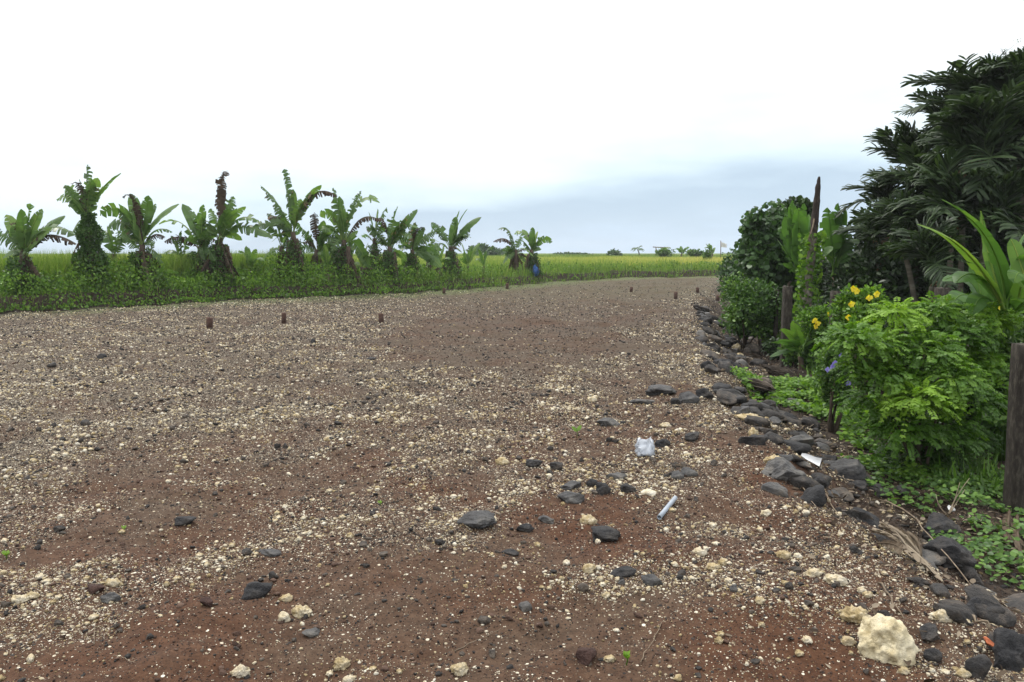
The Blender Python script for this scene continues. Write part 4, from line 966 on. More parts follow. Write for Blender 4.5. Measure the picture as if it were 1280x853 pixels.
post(983, 358, 14.3, 11.5, 'weathered square fence post standing clear left of the bare leaning trunk')
post(956, 360, 17.0, 9, 'thinner fence post wrapped in climber, left end of the fence')
post(970, 362, 16.2, 5, 'thin dark pole between the two left fence posts')
post(1043, 364, 12.8, 12, 'fence post between the bare trunk and the yellow-flowered bush')
post(1175, 360, 10.5, 15, 'fence post almost hidden in leaves above the feathery shrub')
post(1288, 430, 6.2, 24, 'thick dark post cut by the right edge of the view', lean=(-.035, 0))

# ---- feathery shrub: compound leaves
def compound(g, P0, D, L, rg, npair=7, lf=.045, tint=.5):
    """pinnate leaf starting at P0 in direction D, drooping"""
    D = nrm(D); end = P0 + D * L + np.array([0, 0, -L * .35]); C = bez(P0, P0 + D * L * .6, end, npair + 1)
    T = nrm(np.gradient(C, axis=0)); S = nrm(np.cross(T, np.array([0, 0, 1.]) + rg.normal(size=3) * .3)); Nn = np.cross(S, T)
    P, Y_, Z_ = [], [], []
    for i in range(1, npair + 1):
        for s in (-1, 1):
            P.append(C[i]); Y_.append(S[i] * s * .9 + T[i] * .45 - np.array([0, 0, .35])); Z_.append(Nn[i] + rg.normal(size=3) * .25)
    P.append(C[-1]); Y_.append(T[-1]); Z_.append(Nn[-1])
    M = frames(np.array(Y_), np.array(Z_)); sz = lf * rg.uniform(.8, 1.15, len(P)); M = M * sz[:, None, None]; M[:, :, 0] *= 1.1
    return np.array(P), M
def feathery(px, base_py, Y, mounds, n, label, seed, L=.165, lf=.039, name='feathery_shrub', m=None, tint=.5):
    rg = np.random.default_rng(seed); p = at(px, base_py, Y); z0 = float(hgt(p[0], Y)); root = empty(name, (p[0], Y, z0)); tag(root, label, 'shrub')
    g = Geo(); gb_ = Geo(); AP, AM, AT = [], [], []; b0 = np.array([p[0], Y, z0 - .03])
    for mi, (mx_, my_, r_, dy, tn, wgt) in enumerate(mounds):
        c = at(mx_, my_, Y + dy)
        tube(gb_, bez(b0 + rg.normal(size=3) * .03, (b0 + c) / 2 + np.array([0, 0, .2]), c, 8), np.linspace(.016, .005, 8), 5, .5)
        for j in range(int(n * wgt)):
            d = nrm(rg.normal(size=3)); d[2] = abs(d[2]) * .9 - .25 if rg.random() < .85 else d[2]; rad_ = r_ * .88 * rg.uniform(.45, 1) ** .6
            P0 = c + d * rad_ * np.array([1, 1, .85]); dd = d * np.array([1, 1, .5]) + np.array([0, 0, .1]) + rg.normal(size=3) * .35
            if P0[2] < z0 + .1: P0[2] = z0 + .1 + rg.random() * .15
            P, M = compound(g, P0, dd, L * rg.uniform(.7, 1.3), rg, int(rg.integers(5, 9)), lf)
            AP.append(P); AM.append(M); AT.append(np.full(len(P), np.clip((tn - .5) * 1.7 + .46 + (mi % 3 - 1) * .1 + rg.normal() * .12, 0, 1)))  # light and shade of the mounds put into leaf tint: low ones darker
    g.inst(DIA_V * np.array([1.25, 1, 1]), DIA_T, np.concatenate(AM), np.concatenate(AP), np.concatenate(AT)); kid('foliage', g, m or M_PIN, root)
    kid('branches', gb_, M_BARK, root, True); return root
feathery(1150, 600, 7.3, [(1065, 425, .20, -.2, .6, 1), (1080, 458, .15, 0, .5, .7), (1120, 395, .18, .2, .75, .8), (1155, 440, .28, 0, .6, 1.6), (1185, 475, .25, -.2, .6, 1.4), (1150, 500, .24, -.35, .75, 1.4), (1200, 420, .26, .3, .5, 1.3),
    (1110, 470, .22, -.1, .55, 1.1), (1095, 430, .2, 0, .55, 1), (1215, 500, .22, .1, .5, 1.1), (1130, 535, .22, -.2, .45, 1), (1180, 540, .24, 0, .35, 1.2), (1165, 575, .2, .1, .25, .9), (1225, 455, .2, .3, .6, 1), (1090, 500, .18, .1, .4, .8), (1210, 550, .18, .3, .3, .8), (1125, 570, .16, .2, .2, .7), (1235, 400, .2, .5, .6, 1), (1170, 390, .18, .5, .65, .9)],
    150, 'large feathery bright green shrub overhanging the foot of the slope', 5)
for i, (px, Y, cx, cy, r, m_, lb) in enumerate([(970, 16.6, 968, 400, (.35, .3, .5), M_PIN, 'light green climber hanging between the two left fence posts'), (995, 13.9, 996, 438, (.28, .25, .3), M_VINE, 'leafy weed at the foot of the clear fence post'),
    (1015, 13.4, 1018, 448, (.35, .3, .3), M_VINE, 'leafy weed under the bare leaning trunk'), (1050, 12.0, 1056, 420, (.3, .25, .35), M_PIN, 'bright weed in front of the third fence post')]):
    bush('weed_clump', px, 450, Y, (cx, cy), r, 1700, .075, m_, lb, 'weed', seed=140 + i, stems=4, lobes=12)
def flower_sprays(root, pts, m, size, name):
    for p in pts:
        g = Geo()
        for k in range(5):
            a = k * 1.2566 + R.random(); d = np.array([math.cos(a), -.55 + .3 * math.sin(a * 2), math.sin(a)])
            M = frames(np.array([d]), np.array([[0, -1., .2]])) * size; M[:, :, 0] *= 1.5
            g.inst(LEAF_V, LEAF_T, M, np.array([p]), np.array([.5 + R.normal() * .2]))
        kid('flower', g, m, root)
b1 = bush('flowering_bush', 1084, 470, 9.6, (1080, 392), (.40, .35, .36), 6500, .055, M_PIN, 'leafy bush with yellow flowers right of the third fence post', 'bush', seed=31, stems=5, lobes=20)
flower_sprays(b1, [at(*q) for q in ((1066, 361, 9.3), (1070, 364, 9.35), (1086, 372, 9.2), (1064, 380, 9.25), (1095, 368, 9.3), (1060, 397, 9.25))], M_YEL, .05, 'yellow_flowers')
b2 = bush('flowering_bush', 1225, 500, 8.9, (1222, 395), (.65, .4, .3), 5200, .06, M_PIN, 'bush with yellow and white flowers under the large paddle leaves', 'bush', seed=32, stems=5, lobes=20)
flower_sprays(b2, [at(*q) for q in ((1190, 378, 8.5), (1186, 372, 8.5), (1245, 385, 8.4), (1258, 425, 8.3), (1252, 465, 8.2), (1262, 430, 8.3), (1236, 440, 8.2), (1266, 462, 8.2))], M_YEL, .045, 'yellow_flowers')
flower_sprays(b2, [at(*q) for q in ((1165, 387, 8.5), (1172, 391, 8.5), (1178, 384, 8.5), (1158, 392, 8.6), (1210, 375, 8.5))], M_WHI, .03, 'white_flowers')
b3 = bush('flowering_bush', 1042, 500, 9.0, (1042, 472), (.24, .2, .42), 4200, .045, M_VINE, 'dark trailing bush dotted with purple flowers left of the feathery shrub', 'bush', seed=33, stems=5, lobes=18)
flower_sprays(b3, [at(*q) for q in ((1043, 454, 8.72), (1049, 442, 8.72), (1060, 479, 8.72), (1040, 458, 8.72), (1063, 500, 8.72), (1051, 438, 8.75), (1034, 462, 8.75))], M_PUR, .038, 'purple_flowers')
b4 = bush('flowering_bush', 1028, 440, 13.6, (1024, 405), (.4, .35, .42), 3000, .06, M_PIN, 'bush with yellow trumpet flowers behind the third fence post', 'bush', seed=34, stems=5, lobes=18)
flower_sprays(b4, [at(*q) for q in ((1018, 401, 13.1), (1022, 404, 13.1), (1019, 408, 13.1), (1036, 392, 13.1))], M_YEL, .06, 'yellow_flowers')
b5 = bush('hedge_bush', 1270, 560, 7.9, (1262, 480), (.5, .4, .6), 4200, .07, M_VINE, 'dark leafy bush behind the thick dark post at the right edge', 'bush', seed=35, stems=5, lobes=18)
b6 = bush('hedge_bush', 1130, 520, 9.9, (1140, 430), (.7, .5, .55), 4200, .075, M_DARK, 'dark filler bush added directly behind the feathery shrub', 'bush', seed=36, stems=5, lobes=18)  # dark-leaved bush added so gaps in the shrub read as shade
b7 = bush('hedge_bush', 1220, 600, 8.4, (1225, 520), (.8, .45, .5), 4600, .075, M_DARK, 'dark filler bush added behind the right half of the feathery shrub', 'bush', seed=37, stems=5, lobes=18)  # second added dark bush, backs the shrub's gaps on the right

# large paddle-leaf plants at right
def paddle(px, Y, top, specs, label, W):
    p = at(px, 520, Y); z0 = float(hgt(p[0], Y)); root = empty('paddle_leaf_plant', (p[0], Y, z0)); tag(root, label, 'plant')
    for i, (tx, ty, cx, cy, dy, roll, tn, w) in enumerate(specs):
        SEED[0] += 1; st = at(top[0] + (i % 3 - 1) * 5, top[1], Y); b = np.array([st[0], Y, z0])
        g = Geo(); tube(g, bez(b, (b + st) / 2, st, 5), np.linspace(.022, .014, 5), 6, .7); kid('stalk', g, M_HEL, root, True)
        kid('leaf', banana_leaf(st, at(cx, cy, Y + dy * .5), at(tx, ty, Y + dy), W * w, .03, roll, tn, seed=SEED[0], pet=.12, nseg=26), M_HEL, root, True)
paddle(1262, 7.9, (1262, 405), [(1178, 250, 1262, 290, -.3, .5, .5, 1.0), (1148, 281, 1222, 300, -.6, .35, .85, .95), (1226, 264, 1238, 350, .25, 1.3, .62, .4), (1290, 285, 1262, 300, .2, .9, .5, .8), (1196, 352, 1225, 318, -.2, .3, .4, 1.0), (1300, 330, 1285, 300, -.3, .3, .6, 1), (1215, 392, 1228, 345, -.2, .4, .4, .8), (1310, 420, 1290, 340, -.6, .3, .5, 1)],
       'tall plant with two long bright paddle leaves reaching left over the garden', .28)
paddle(1240, 8.6, (1238, 415), [(1180, 350, 1225, 330, .1, .3, .35, 1), (1190, 380, 1212, 345, -.3, .3, .4, 1), (1266, 350, 1250, 350, 0, .6, .5, 1), (1216, 326, 1228, 370, .3, .8, .5, .7), (1284, 390, 1266, 350, -.2, .4, .4, 1), (1215, 430, 1215, 370, -.5, .2, .5, .9)],
       'lower dark paddle-leaf plant under the two long bright leaves', .26)
paddle(1300, 7.6, (1294, 380), [(1264, 300, 1278, 330, .2, 1.0, .7, .6), (1268, 352, 1275, 320, -.2, .5, .5, .7), (1320, 300, 1305, 320, 0, .6, .5, .7)],
       'paddle-leaf plant cut by the right edge above the thick dark post', .28)

# ---- palms
def frond_geo(L, seed, npair=26, ll=.42, lw=.045, dead=False, droop=.55):
    rg = np.random.default_rng(seed); C = bez([0, 0, 0], [L * .45, 0, L * .38], [L, 0, -L * droop * .4], npair + 4); g = Geo()
    tube(g, C, np.linspace(.016, .004, len(C)), 5, .7)
    T = nrm(np.gradient(C, axis=0)); S = np.tile(np.array([0, 1., 0]), (len(C), 1)); Nn = np.cross(S, T) * -1
    P, Y_, Z_, SZ = [], [], [], []
    for i in range(4, len(C)):
        u = i / len(C); l = ll * (math.sin(math.pi * min(1, .15 + u * .85)) ** .5 + .1)
        for s in (-1, 1):
            y_ = S[i] * s * 1 + T[i] * (.5 + .6 * u) + Nn[i] * rg.uniform(.0, .55) + rg.normal(size=3) * .12 - np.array([0, 0, rg.uniform(.0, .45)])
            P.append(C[i]); Y_.append(y_); Z_.append(Nn[i] + rg.normal(size=3) * .3); SZ.append(l * rg.uniform(.8, 1.1))
    LV = np.array([(-.25, 0, 0), (.25, 0, 0), (-.5, .45, .01), (0, .45, .05), (.5, .45, .01), (-.42, .8, -.04), (0, .82, .0), (.42, .8, -.04), (-.2, 1, -.12), (.15, .97, -.1)], float)
    LT = np.array([(0, 3, 2), (0, 1, 3), (1, 4, 3), (2, 3, 6), (2, 6, 5), (3, 4, 7), (3, 7, 6), (5, 6, 8), (6, 7, 9), (6, 9, 8)])
    M = frames(np.array(Y_), np.array(Z_)); SZ = np.array(SZ); M2 = M * SZ[:, None, None]; M2[:, :, 0] = M[:, :, 0] * lw * 1.6
    g.inst(LV, LT, M2, np.array(P), np.clip(.45 + rg.normal(size=len(P)) * .14, 0, 1)); return g
FR = []
for i in range(6):
    g = frond_geo(1.0, 70 + i, npair=15 + i % 3 * 2, ll=.46, lw=.030 + .004 * (i % 3), droop=[-.1, .3, .7, .1, 1.0, -.3][i]); me_o = mk('frond', g.V(), g.T(), M_PALM, attrs={'tint': g.A()}); FR.append(me_o.data); bpy.data.objects.remove(me_o)
g = frond_geo(1.0, 90, npair=20, ll=.35, lw=.03, droop=2.2); me_o = mk('dead_frond', g.V(), g.T(), M_PDEAD, attrs={'tint': g.A()}); FRD = me_o.data; bpy.data.objects.remove(me_o)
def palm(px, py, Y, L, label, seed, nf=12, base_dx=0, dead=2, r=.06, wide=1):
    rg = np.random.default_rng(seed); tp = at(px, py, Y); bx = tp[0] + base_dx; z0 = float(hgt(bx, Y)); root = empty('palm_tree', (bx, Y, z0)); tag(root, label, 'palm tree', 'palms of the dark thicket at right')
    g = Geo(); b0 = np.array([bx, Y, z0 - .05]); C = bez(b0, [bx + base_dx * -.2, Y, (z0 + tp[2]) / 2], tp, 14); tube(g, C, np.linspace(r, r * .75, 14), 9, np.tile(np.r_[np.full(9, .35), np.full(9, .65)], 7).tolist() + [.5, .5]); kid('trunk', g, M_PTRUNK, root, True)
    g = Geo(); tube(g, [tp, tp + np.array([0, 0, .35])], [r * .85, r * .5], 8, .6); kid('crownshaft', g, M_PALM, root, True)
    for i in range(nf):
        o = bpy.data.objects.new('frond', FR[int(rg.integers(6))]); col.objects.link(o); o.parent = root
        a = i * 2.4 + rg.uniform(-.4, .4); el = rg.uniform(-.5, .9) if i % 2 else rg.uniform(.75, 1.5)
        o.location = tuple(tp + np.array([0, 0, .32]) - np.array(root.location)); s = L * rg.uniform(.8, 1.15)
        o.rotation_euler = (rg.uniform(-.5, .5), -el, a); o.scale = (s, s * wide, s)
    for i in range(dead):
        o = bpy.data.objects.new('dead_frond', FRD); col.objects.link(o); o.parent = root; o['label'] = 'dry brown hanging frond'
        o.location = tuple(tp + np.array([0, 0, .1]) - np.array(root.location)); o.rotation_euler = (0, .7, rg.uniform(3, 6.4)); o.scale = (L * .8,) * 3
PALMS = [
 (1212, 140, 15.5, 1.35, 'tall palm whose frond makes the highest left peak of the thicket', 12, -.2),
 (1244, 146, 15.0, 1.4, 'tall palm at the middle of the thicket top', 13, 0),
 (1276, 150, 15.4, 1.45, 'tall palm at the right of the thicket top, broad shiny fronds', 13, .1),
 (1310, 152, 15.2, 1.45, 'tall palm cut by the right edge at the thicket top', 11, .1),
 (1184, 180, 16.5, 1.2, 'palm one step below the highest left peak', 12, 0),
 (1205, 205, 14.4, 1.2, 'palm in the front of the thicket with pale grey leaflets', 12, .1),
 (1235, 215, 14.0, 1.25, 'palm in the front right of the thicket above the long paddle leaves', 12, 0),
 (1280, 235, 14.2, 1.2, 'palm low at the right edge of the thicket', 11, 0),
 (1136, 226, 17.0, 1.1, 'palm on the sloping left shoulder of the thicket', 12, .1),
 (1150, 262, 15.2, 1.1, 'palm in the dark centre left of the thicket', 11, 0),
 (1190, 285, 13.8, 1.1, 'short palm in the dark centre of the thicket', 10, 0),
 (1104, 270, 17.2, 1.0, 'short palm at the lower left flank of the thicket', 12, 0),
 (1130, 305, 14.8, 1.0, 'slim palm with a pale slanting stem low in the thicket', 9, .45),
 (1098, 318, 16.0, .9, 'lowest palm on the left flank of the thicket', 10, 0),
 (1240, 300, 13.5, 1.1, 'short palm behind the long bright paddle leaves', 10, 0),
 (1165, 350, 12.5, .9, 'small palm with drooping fronds just behind the fence line', 9, 0)]
for i, (px, py, Y, L, lb, nf, bd) in enumerate(PALMS): nf += 3; palm(px, py + (24 if py < 160 else 8), Y, L * .86, lb, 200 + i, nf, bd, dead=1 if i % 2 else 0)
for i, (px, cy, Y, r, lb) in enumerate([(1118, 315, 18.4, (1.25, 1, 1.4), 'dark filler tree added to darken the left of the thicket behind the palms'), (1196, 275, 17.5, (1.3, 1.1, 2.0), 'dark filler tree added to darken the middle of the thicket behind the palms'), (1250, 250, 18.5, (1.5, 1.1, 2.2), 'dark filler tree added to darken the right of the thicket behind the palms'),
    (1315, 255, 18, (1.4, 1.1, 2.2), 'dark filler tree added at the right edge behind the palms'), (1095, 362, 16.2, (1.0, .8, 1.0), 'dark low filler tree added under the left flank of the palms'), (1200, 340, 15.5, (1.7, .8, 1.2), 'dark low filler tree added under the middle of the palms'), (1290, 340, 14.5, (1.4, .8, 1.3), 'dark low filler tree added under the right of the palms')]):
    bush('dark_filler_tree', px, 420, Y, (px, cy), r, 13000, .13, M_DARK, lb, 'tree', seed=60 + i, stems=1, trunk=.1, lobes=30)  # dark-leaved filler, added to deepen the darkness between the palms
# wispy tree top, far right
Y = 24; p = at(1285, 330, Y); z0 = float(hgt(p[0], Y)); root = empty('wispy_tree', (p[0], Y, z0)); tag(root, 'thin wispy treetop peeping over the thicket in the upper right corner', 'tree')
g = Geo(); gl = Geo(); rg = np.random.default_rng(4); tpp = at(1276, 112, Y); tube(g, [(p[0], Y, z0), tpp], [.12, .05], 7, .5); PL = []
for i in range(26):
    e_ = at(1268 + rg.uniform(-20, 40), 58 + rg.uniform(0, 45), Y + rg.uniform(-.6, .6)); m_ = (tpp + e_) / 2 + rg.normal(size=3) * .12; C = bez(tpp, m_, e_, 8); tube(g, C, np.linspace(.02, .004, 8), 4, .5)
    for q in range(4):
        f_ = C[3 + q] + rg.normal(size=3) * .22; tube(g, [C[3 + q], f_], [.006, .003], 3, .5); PL += [f_ + rg.normal(size=3) * .07 for _ in range(9)]
leaves(gl, np.array(PL), .06, None, 1, 'dia'); kid('trunk', g, M_BARK, root, True); kid('foliage', gl, M_SEA, root)

# leaf litter along the toe of the slope (uncountable)
n = 16000; rgl = np.random.default_rng(99); ly = 2.6 + rgl.random(n) ** 1.4 * 16; lx = np.interp(ly, TOE[:, 1], TOE[:, 0]) + rgl.normal(size=n) * .7 + .35
kp = fbm(lx, ly, 2.2, 97, 2) > .42; lx, ly = lx[kp], ly[kp]; n = len(lx); P = np.stack([lx, ly, hgt(lx, ly) + rgl.uniform(.005, .03, n)], 1); g = Geo()
M = frames(rgl.normal(size=(n, 3)) * np.array([1, 1, .25]), np.array([0, -.1, 1]) + rgl.normal(size=(n, 3)) * .45) * (.045 * rgl.uniform(.5, 1.6, n))[:, None, None]; M[:, :, 0] *= rgl.uniform(.15, .9, n)[:, None]
g.inst(LEAF_V, LEAF_T, M, P, rgl.uniform(0, 1, n)); tag(mk('leaf_litter', g.V(), g.T(), M_BDEAD, attrs={'tint': g.A()}), 'dry brown leaf litter along the shaded foot of the slope', 'litter', None, 'stuff')
# ---- creeping vines on the slope (uncountable)
def creeper(name, polys, n, size, label, m=M_PIN, hgt_=.14, tint=.6):
    g = Geo(); rg = np.random.default_rng(len(label)); PP = []
    for (px, py, rx, ry) in polys:
        c = hit(px, py); k = int(n * rx * ry); a = rg.uniform(0, 6.28, k); q = rg.random(k) ** .5
        x = c[0] + rx * q * np.cos(a); y = c[1] + ry * q * np.sin(a); kp = fbm(x, y, 3.0, 91, 2) > .38; x, y = x[kp], y[kp]
        PP.append(np.stack([x, y, hgt(x, y) + rg.uniform(.02, hgt_, len(x)) * (.4 + vnoise(x, y, 2.5, 93))], 1))
    P = np.concatenate(PP); k = len(P); M = frames(rg.normal(size=(k, 3)) * np.array([1, 1, .3]), np.array([0, -.25, 1]) + rg.normal(size=(k, 3)) * .4) * (size * rg.uniform(.6, 1.3, k))[:, None, None]; M[:, :, 0] *= 1.3
    g.inst(LEAF_V, LEAF_T, M, P, np.clip(tint + rg.normal(size=k) * .2, 0, 1)); return tag(mk(name, g.V(), g.T(), m, attrs={'tint': g.A()}), label, 'ground cover', None, 'stuff')
creeper('creeping_vine', [(940, 487, .3, .5), (965, 492, .4, .6), (1000, 505, .45, .6), (1040, 520, .5, .6), (1075, 535, .5, .6), (1105, 560, .45, .5), (1010, 488, .5, .8), (1060, 500, .6, .8), (1125, 590, .35, .4)], 4200, .06, 'light green creeping vine mat spilling over the stones of the slope')
creeper('ground_creeper', [(1150, 606, .5, .4), (1205, 610, .5, .4), (1100, 590, .4, .3), (1250, 620, .5, .5), (1235, 690, .4, .3), (1268, 660, .4, .4), (1260, 710, .35, .3), (1225, 640, .45, .3), (1170, 620, .4, .25), (1120, 615, .25, .2), (1275, 600, .5, .6)], 2600, .045, 'small-leaved dark green creeper at the foot of the thick dark post', M_VINE, .12, .6)

# ------------------------------------------------------------------ stakes in the lot
def stake(px, bot, top_, wpx, label):
    p = hit(px, bot); dep = px_of(*p)[2]; s = dep / F; H = (bot - top_) * s; w = max(.045, wpx * s / 2); g = Geo(); n = 14
    P = [(0, 0, -.12), (0, 0, H * .5), (.004, 0, H * .97), (.005, 0, H)]; tube(g, P, [w, w * 1.0, w * .98, w * .86], n, np.repeat([.4, .5, .6, .9], n).tolist() + [.5, .9], jit=.08)
    o = mk('marker_stake', g.V(), g.T(), M_STAKE, attrs={'tint': g.A()}); o.location = tuple(p); o.rotation_euler = (random.uniform(-.05, .05), random.uniform(-.05, .05), random.random()); tag(o, label, 'stake', 'short wooden stakes set in the lot')
for a in ((262, 410, 397, 8, 'short reddish stake, leftmost and largest of the near row'), (355, 404, 391, 6, 'short dark stake, second from the left in the near row'), (476.5, 404, 392, 6.5, 'short stake, third from the left, at the edge of the bare red patch'),
          (555, 367, 360, 4, 'tiny stake by the bank under the slim swept banana plant'), (634, 361, 354.5, 4, 'tiny stake by the bank left of the blue bag'), (789, 365, 359, 4, 'tiny dark stake, leftmost of the far right group'),
          (844.5, 374, 365, 4.5, 'nearest dark stake of the far right group'), (872, 366, 359.5, 4, 'dark stake farthest back in the far right group'), (897, 376, 369.5, 4.5, 'dark stake at the right end of the far right group')): stake(*a)

# ------------------------------------------------------------------ litter and small things
# crumpled plastic cup
p = hit(808, 571); dep = px_of(*p)[2]; s = dep / F; g = Geo(); n = 28; rows = 9
for k_, inn in ((0, 1.0), (1, .95)):
    V = []; T = []
    for i in range(rows + 1):
        q = i / rows
        for j in range(n):
            a = 2 * math.pi * j / n; rr_ = (8.6 + 2.8 * math.sin(q * 2.6)) * s * inn * (1 + .10 * math.sin(a * 5 + q * 4) * (1 if q < .95 else .4) + .06 * math.sin(a * 11 + 8 * q)); dn_ = mnoise.noise(Vector((math.cos(a) * 2, math.sin(a) * 2, q * 4))) * 5 * s; V.append(((rr_ + dn_) * math.cos(a), (rr_ + dn_) * .5 * math.sin(a) + dn_, q * 25 * s + (.004 if k_ else 0) - 4 * s * q * abs(math.sin(a * 1.5 + 1)) + 3 * s * mnoise.noise(Vector((a, q * 3, 7)))))
    for i in range(rows):
        for j in range(n): a = i * n + j; b = i * n + (j + 1) % n; T += [(a, b, b + n), (a, b + n, a + n)] if not k_ else [(a, b + n, b), (a, a + n, b + n)]
    V.append((0, 0, .004 * k_)); T += [((j + 1) % n, j, len(V) - 1) for j in range(n)]; g.add(V, T)
o = mk('plastic_cup', g.V(), g.T(), M_CLEAR, smooth=True, attrs={'tint': g.A()}); o.location = tuple(p + np.array([0, 0, .0])); o.rotation_euler = (-.75, .12, .15); tag(o, 'crumpled cloudy plastic cup standing on the soil right of centre', 'cup')
# pipe
p = hit(824, 651); p2 = hit(844, 628); g = Geo(); A_ = p + np.array([0, 0, .02]); B_ = p2 + np.array([0, 0, .03]); 
def hollow(g, A_, B_, ro, ri, n=18):
    A_, B_ = np.asarray(A_, float), np.asarray(B_, float); t = nrm(B_ - A_); x_ = nrm(np.cross(t, [0, 0, 1.])); y_ = np.cross(t, x_); V = []
    for c in (A_, B_):
        for r_ in (ro, ri):
            for j in range(n): a = 2 * math.pi * j / n; V.append(c + (x_ * math.cos(a) + y_ * math.sin(a)) * r_)
    T = []
    for j in range(n):
        k = (j + 1) % n; q = [(0 + j, 0 + k, 2 * n + k, 2 * n + j), (n + k, n + j, 3 * n + j, 3 * n + k), (j, n + j, n + k, k), (2 * n + k, 3 * n + k, 3 * n + j, 2 * n + j)]
        for a, b, c, d in q: T += [(a, b, c), (a, c, d)]
    g.add(V, T)
hollow(g, A_, B_, .0155, .0125); o = mk('pipe_piece', g.V(), g.T(), M_PIPE, origin=A_, attrs={'tint': g.A()}); tag(o, 'short length of pale blue-grey plastic pipe lying on the soil', 'pipe')
# foam shard
def slab(name, px, py, w, h, m, label, cat, rz=0, tilt=.2, seed=0, thick=.18):
    p = hit(px, py); s = px_of(*p)[2] / F; V, T = rock_shape(3, 'basalt', 700 + seed, 14); V = V * np.array([w * s / 2, h * s * .9, w * s * thick]); o = mk(name, V, T, m, attrs={'tint': np.full(len(V), .8)}); o.location = tuple(p + np.array([0, 0, w * s * thick * .6])); o.rotation_euler = (tilt, 0, rz); tag(o, label, cat)
slab('foam_shard', 812, 618, 22, 9, M_COR, 'thin pale shard of rubble propped on a dark stone above the pipe', 'shard', .1, .4, 1)
slab('brick_fragment', 1238, 808, 12, 12, M_BRICK, 'small orange-red brick fragment in the lower right corner stones', 'brick', .5, .4, 3, .4)
# broken white cup
p = hit(1013, 585); s = px_of(*p)[2] / F; g = Geo(); n = 22
for (k_, inn) in ((0, 1.0), (1, .93)):
    V = []; T = []; rows = 8
    for i in range(rows + 1):
        q = i / rows; r_ = (7.5 * s * (.45 + .55 * math.sin(q * 1.5))) * inn
        for j in range(n + 1): a = .3 + (2.9 - 1.1 * q) * j / n; V.append((q * 24 * s, r_ * math.cos(a) * (1 + .15 * math.sin(q * 7)), -r_ * math.sin(a) + 8 * s))
    for i in range(rows):
        for j in range(n): a = i * (n + 1) + j; T += [(a, a + 1, a + n + 2), (a, a + n + 2, a + n + 1)]
    g.add(V, T)
o = mk('broken_cup', g.V() - np.array([13 * s, 0, 0]), g.T(), M_PLAS, smooth=True, attrs={'tint': g.A()}); o.location = tuple(p + np.array([0, 0, .05])); o.rotation_euler = (.45, .25, -.45); tag(o, 'broken glossy white cup lying between the two large grey boulders', 'cup')
slab('white_shard', 1189, 638, 9, 9, M_PLAS, 'tiny white shard at the foot of the feathery shrub', 'shard', .4, .5, 6, .3)
# seedlings
def seedling(px, py, hpx, lf, nl, label, m=M_HEL):
    p = hit(px, py); s = px_of(*p)[2] / F; root = empty('seedling', p); tag(root, label, 'seedling'); g = Geo(); tp = p + np.array([0, 0, hpx * s]); tube(g, [p, (p + tp) / 2 + np.array([.005, 0, 0]), tp], .003, 5, .5); kid('stem', g, m, root)
    g = Geo(); rg = np.random.default_rng(int(px))
    for i in range(nl): a = i * 2.4 + .5; d = np.array([[math.cos(a), math.sin(a), 1.1]]); g.inst(LEAF_V, LEAF_T, frames(d, np.array([[0, -.5, 1.]])) * lf * s, np.array([p + (tp - p) * rg.uniform(.6, 1)]), np.array([.8]))
    kid('leaves', g, m, root)
seedling(721, 548, 11, 10, 3, 'lone bright green seedling on the soil left of the plastic cup')
seedling(783, 832, 14, 7, 14, 'small green seedling near the bottom edge of the view', M_PIN)
seedling(155, 664, 3, 5, 4, 'tiny green sprout among gravel in the left foreground', M_UNDER)
seedling(475, 632, 3, 4.5, 4, 'tiny green sprout in the centre left gravel', M_UNDER)
seedling(8, 700, 6, 7, 9, 'small green weed at the left edge of the view', M_UNDER)
# sticks and straws
def stick(pts, r, label, m=M_DRYW, name='dry_stick', lift=.01, arc=0):
    P = np.array([hit(*q) for q in pts]) + np.array([0, 0, lift]); u = np.linspace(0, len(P) - 1, 12); C = np.stack([np.interp(u, range(len(P)), P[:, i]) for i in range(3)], 1); C[:, 2] = np.maximum(C[:, 2], hgt(C[:, 0], C[:, 1]) + r)
    C += np.random.default_rng(int(pts[0][0])).normal(size=C.shape) * r * .8; C[:, 2] += arc * np.sin(np.linspace(0, math.pi, 12)); g = Geo(); tube(g, C, np.linspace(r, r * .45, 12), 6, .5); o = mk(name, g.V(), g.T(), m, origin=C[0], attrs={'tint': g.A()}); tag(o, label, 'stick')
stick([(568, 817), (600, 803), (634, 787)], .0022, 'thin pale straw lying slantwise at bottom centre')
stick([(117, 808), (119, 790), (121, 778)], .002, 'short straw standing at the lower left', arc=.01)
stick([(142, 822), (155, 826), (168, 832)], .002, 'short pale straw at the lower left edge')
stick([(800, 832), (818, 800), (828, 780)], .0025, 'thin brown twig right of the bottom seedling')
stick([(1098, 626), (1135, 655), (1165, 690), (1215, 735)], .007, 'long thin branch lying down the slope beside the biggest black boulder', arc=.08)
stick([(1098, 730), (1115, 755), (1130, 775)], .006, 'short branch leaning behind the limestone boulder')
stick([(1180, 758), (1220, 778), (1242, 790)], .009, 'thick dead branch at the right below the dried leaf')
stick([(1010, 600), (1030, 625), (1050, 650)], .006, 'brown branch lying across the pale rubble below the broken cup', arc=.03)
stick([(980, 590), (1000, 612), (1022, 640)], .005, 'thin branch left of another on the pale rubble', arc=.03)
stick([(905, 465), (930, 470), (958, 482)], .02, 'grey dead branch lying on the rim near the fence posts')
stick([(1000, 540), (1020, 534), (1042, 536)], .006, 'short brown stick lying on the tumbled stones under the vines', arc=.03)
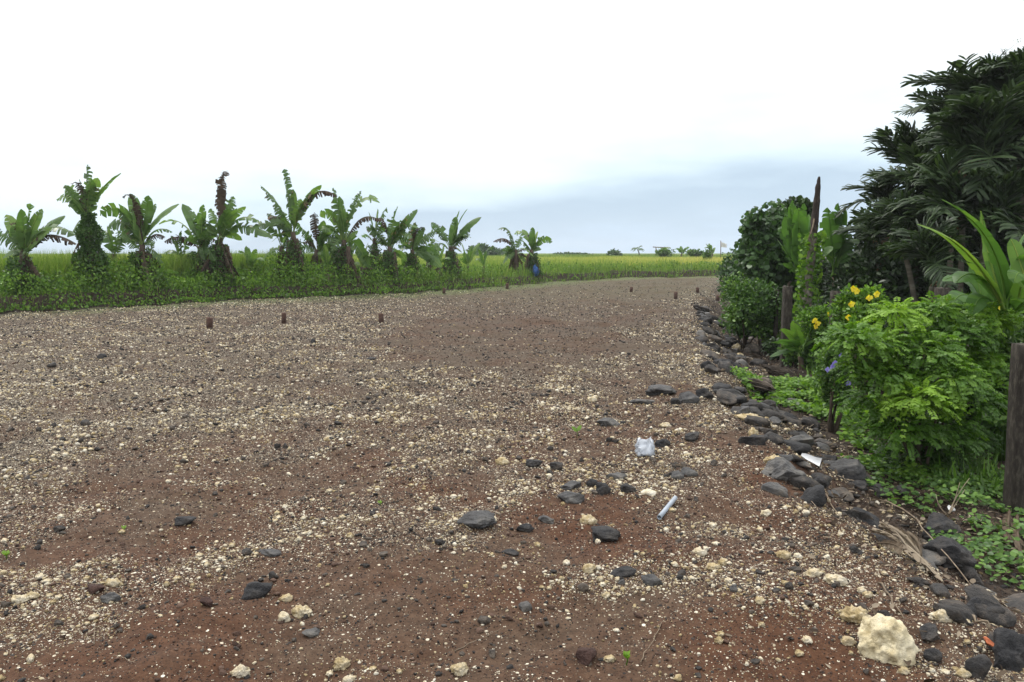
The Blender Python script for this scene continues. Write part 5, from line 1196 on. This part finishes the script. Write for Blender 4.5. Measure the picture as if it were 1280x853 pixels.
# dead logs near the posts
def log(px, py, L, r, rz, label, tiltz=0):
    p = hit(px, py); V, T = rock_shape(5, 'basalt', int(px), 16); V = V * np.array([L / 2, r * 1.2, r]); ang = np.arctan2(V[:, 2], V[:, 1])
    fib = .12 * np.sin(ang * 13 + 2 * np.sin(V[:, 0] * 9)) + .08 * np.sin(ang * 29 + V[:, 0] * 5); V[:, 1:] *= (1 + fib)[:, None]
    V[:, 0] += .06 * L * np.sin(ang * 9) * (np.abs(V[:, 0]) > L * .3)
    c, s_ = math.cos(rz), math.sin(rz); V = V @ np.array([[c, s_, tiltz], [-s_, c, 0], [0, 0, 1]])
    o = mk('old_log', V, T, M_LOG, attrs={'tint': np.clip(.45 + fib * 2.2, 0, 1)}); o.location = tuple(p + np.array([0, 0, r * .5])); tag(o, label, 'log')
log(942, 488, .95, .11, -.9, 'fibrous old palm log lying left of the vine mat', -.1); log(972, 468, .8, .12, -.7, 'fibrous old palm log lying at the foot of the clear fence post', -.15); log(918, 452, .7, .08, -.3, 'smaller old log on the rim behind the other two', 0)
# upright dead twigs at foot of shrub
root = empty('dead_twigs', hit(1185, 645)); tag(root, 'pale bare twigs sticking up right of the tiny white shard', 'twigs'); b = np.array(root.location)
for (tx, ty) in ((1212, 598), (1206, 612), (1200, 603), (1170, 618)):
    g = Geo(); e_ = at(tx, ty, b[1] + .1); tube(g, bez(b, (b + e_) / 2 + R.normal(size=3) * .03, e_, 7), np.linspace(.006, .002, 7), 5, .8); kid('twig', g, M_DRYW, root)
# dried banana leaf on the slope
p = hit(1110, 690); root = empty('dried_leaf', p); tag(root, 'curled dried beige banana leaf lying on the slope above the limestone boulder', 'leaf')
for i, (a0, a1, w_, tn) in enumerate((((1092, 672), (1178, 735), .10, .95), ((1100, 668), (1140, 705), .12, .8), ((1112, 668), (1160, 722), .07, .9), ((1135, 676), (1150, 715), .06, .6), ((1095, 690), (1125, 700), .06, .5))):
    A_ = hit(*a0) + np.array([0, 0, .05]); B_ = hit(*a1) + np.array([0, 0, .03]); C_ = (A_ + B_) / 2 + np.array([.02 * i, 0, .10 - .015 * i])
    kid('leaf_strip', banana_leaf(A_, C_, B_, w_, .4, .5 + .4 * i, tn, True, 800 + i, pet=.04, nseg=18), M_BDEAD, root, True)
p = hit(1268, 690); root = empty('dried_leaf', p); tag(root, 'brown dead leaf drooping against the thick dark post', 'leaf')
for i, (a0, a1) in enumerate((((1262, 640), (1262, 690)), ((1272, 645), (1276, 700)))):
    A_ = at(*a0, 6.0); B_ = hit(*a1) + np.array([0, 0, .02]); kid('leaf_strip', banana_leaf(A_, (A_ + B_) / 2 + np.array([-.08, -.08, .06]), B_, .09, .5, .4, .5, True, 820 + i, pet=.04, nseg=14), M_BDEAD, root, True)
print('objects', len(bpy.data.objects))
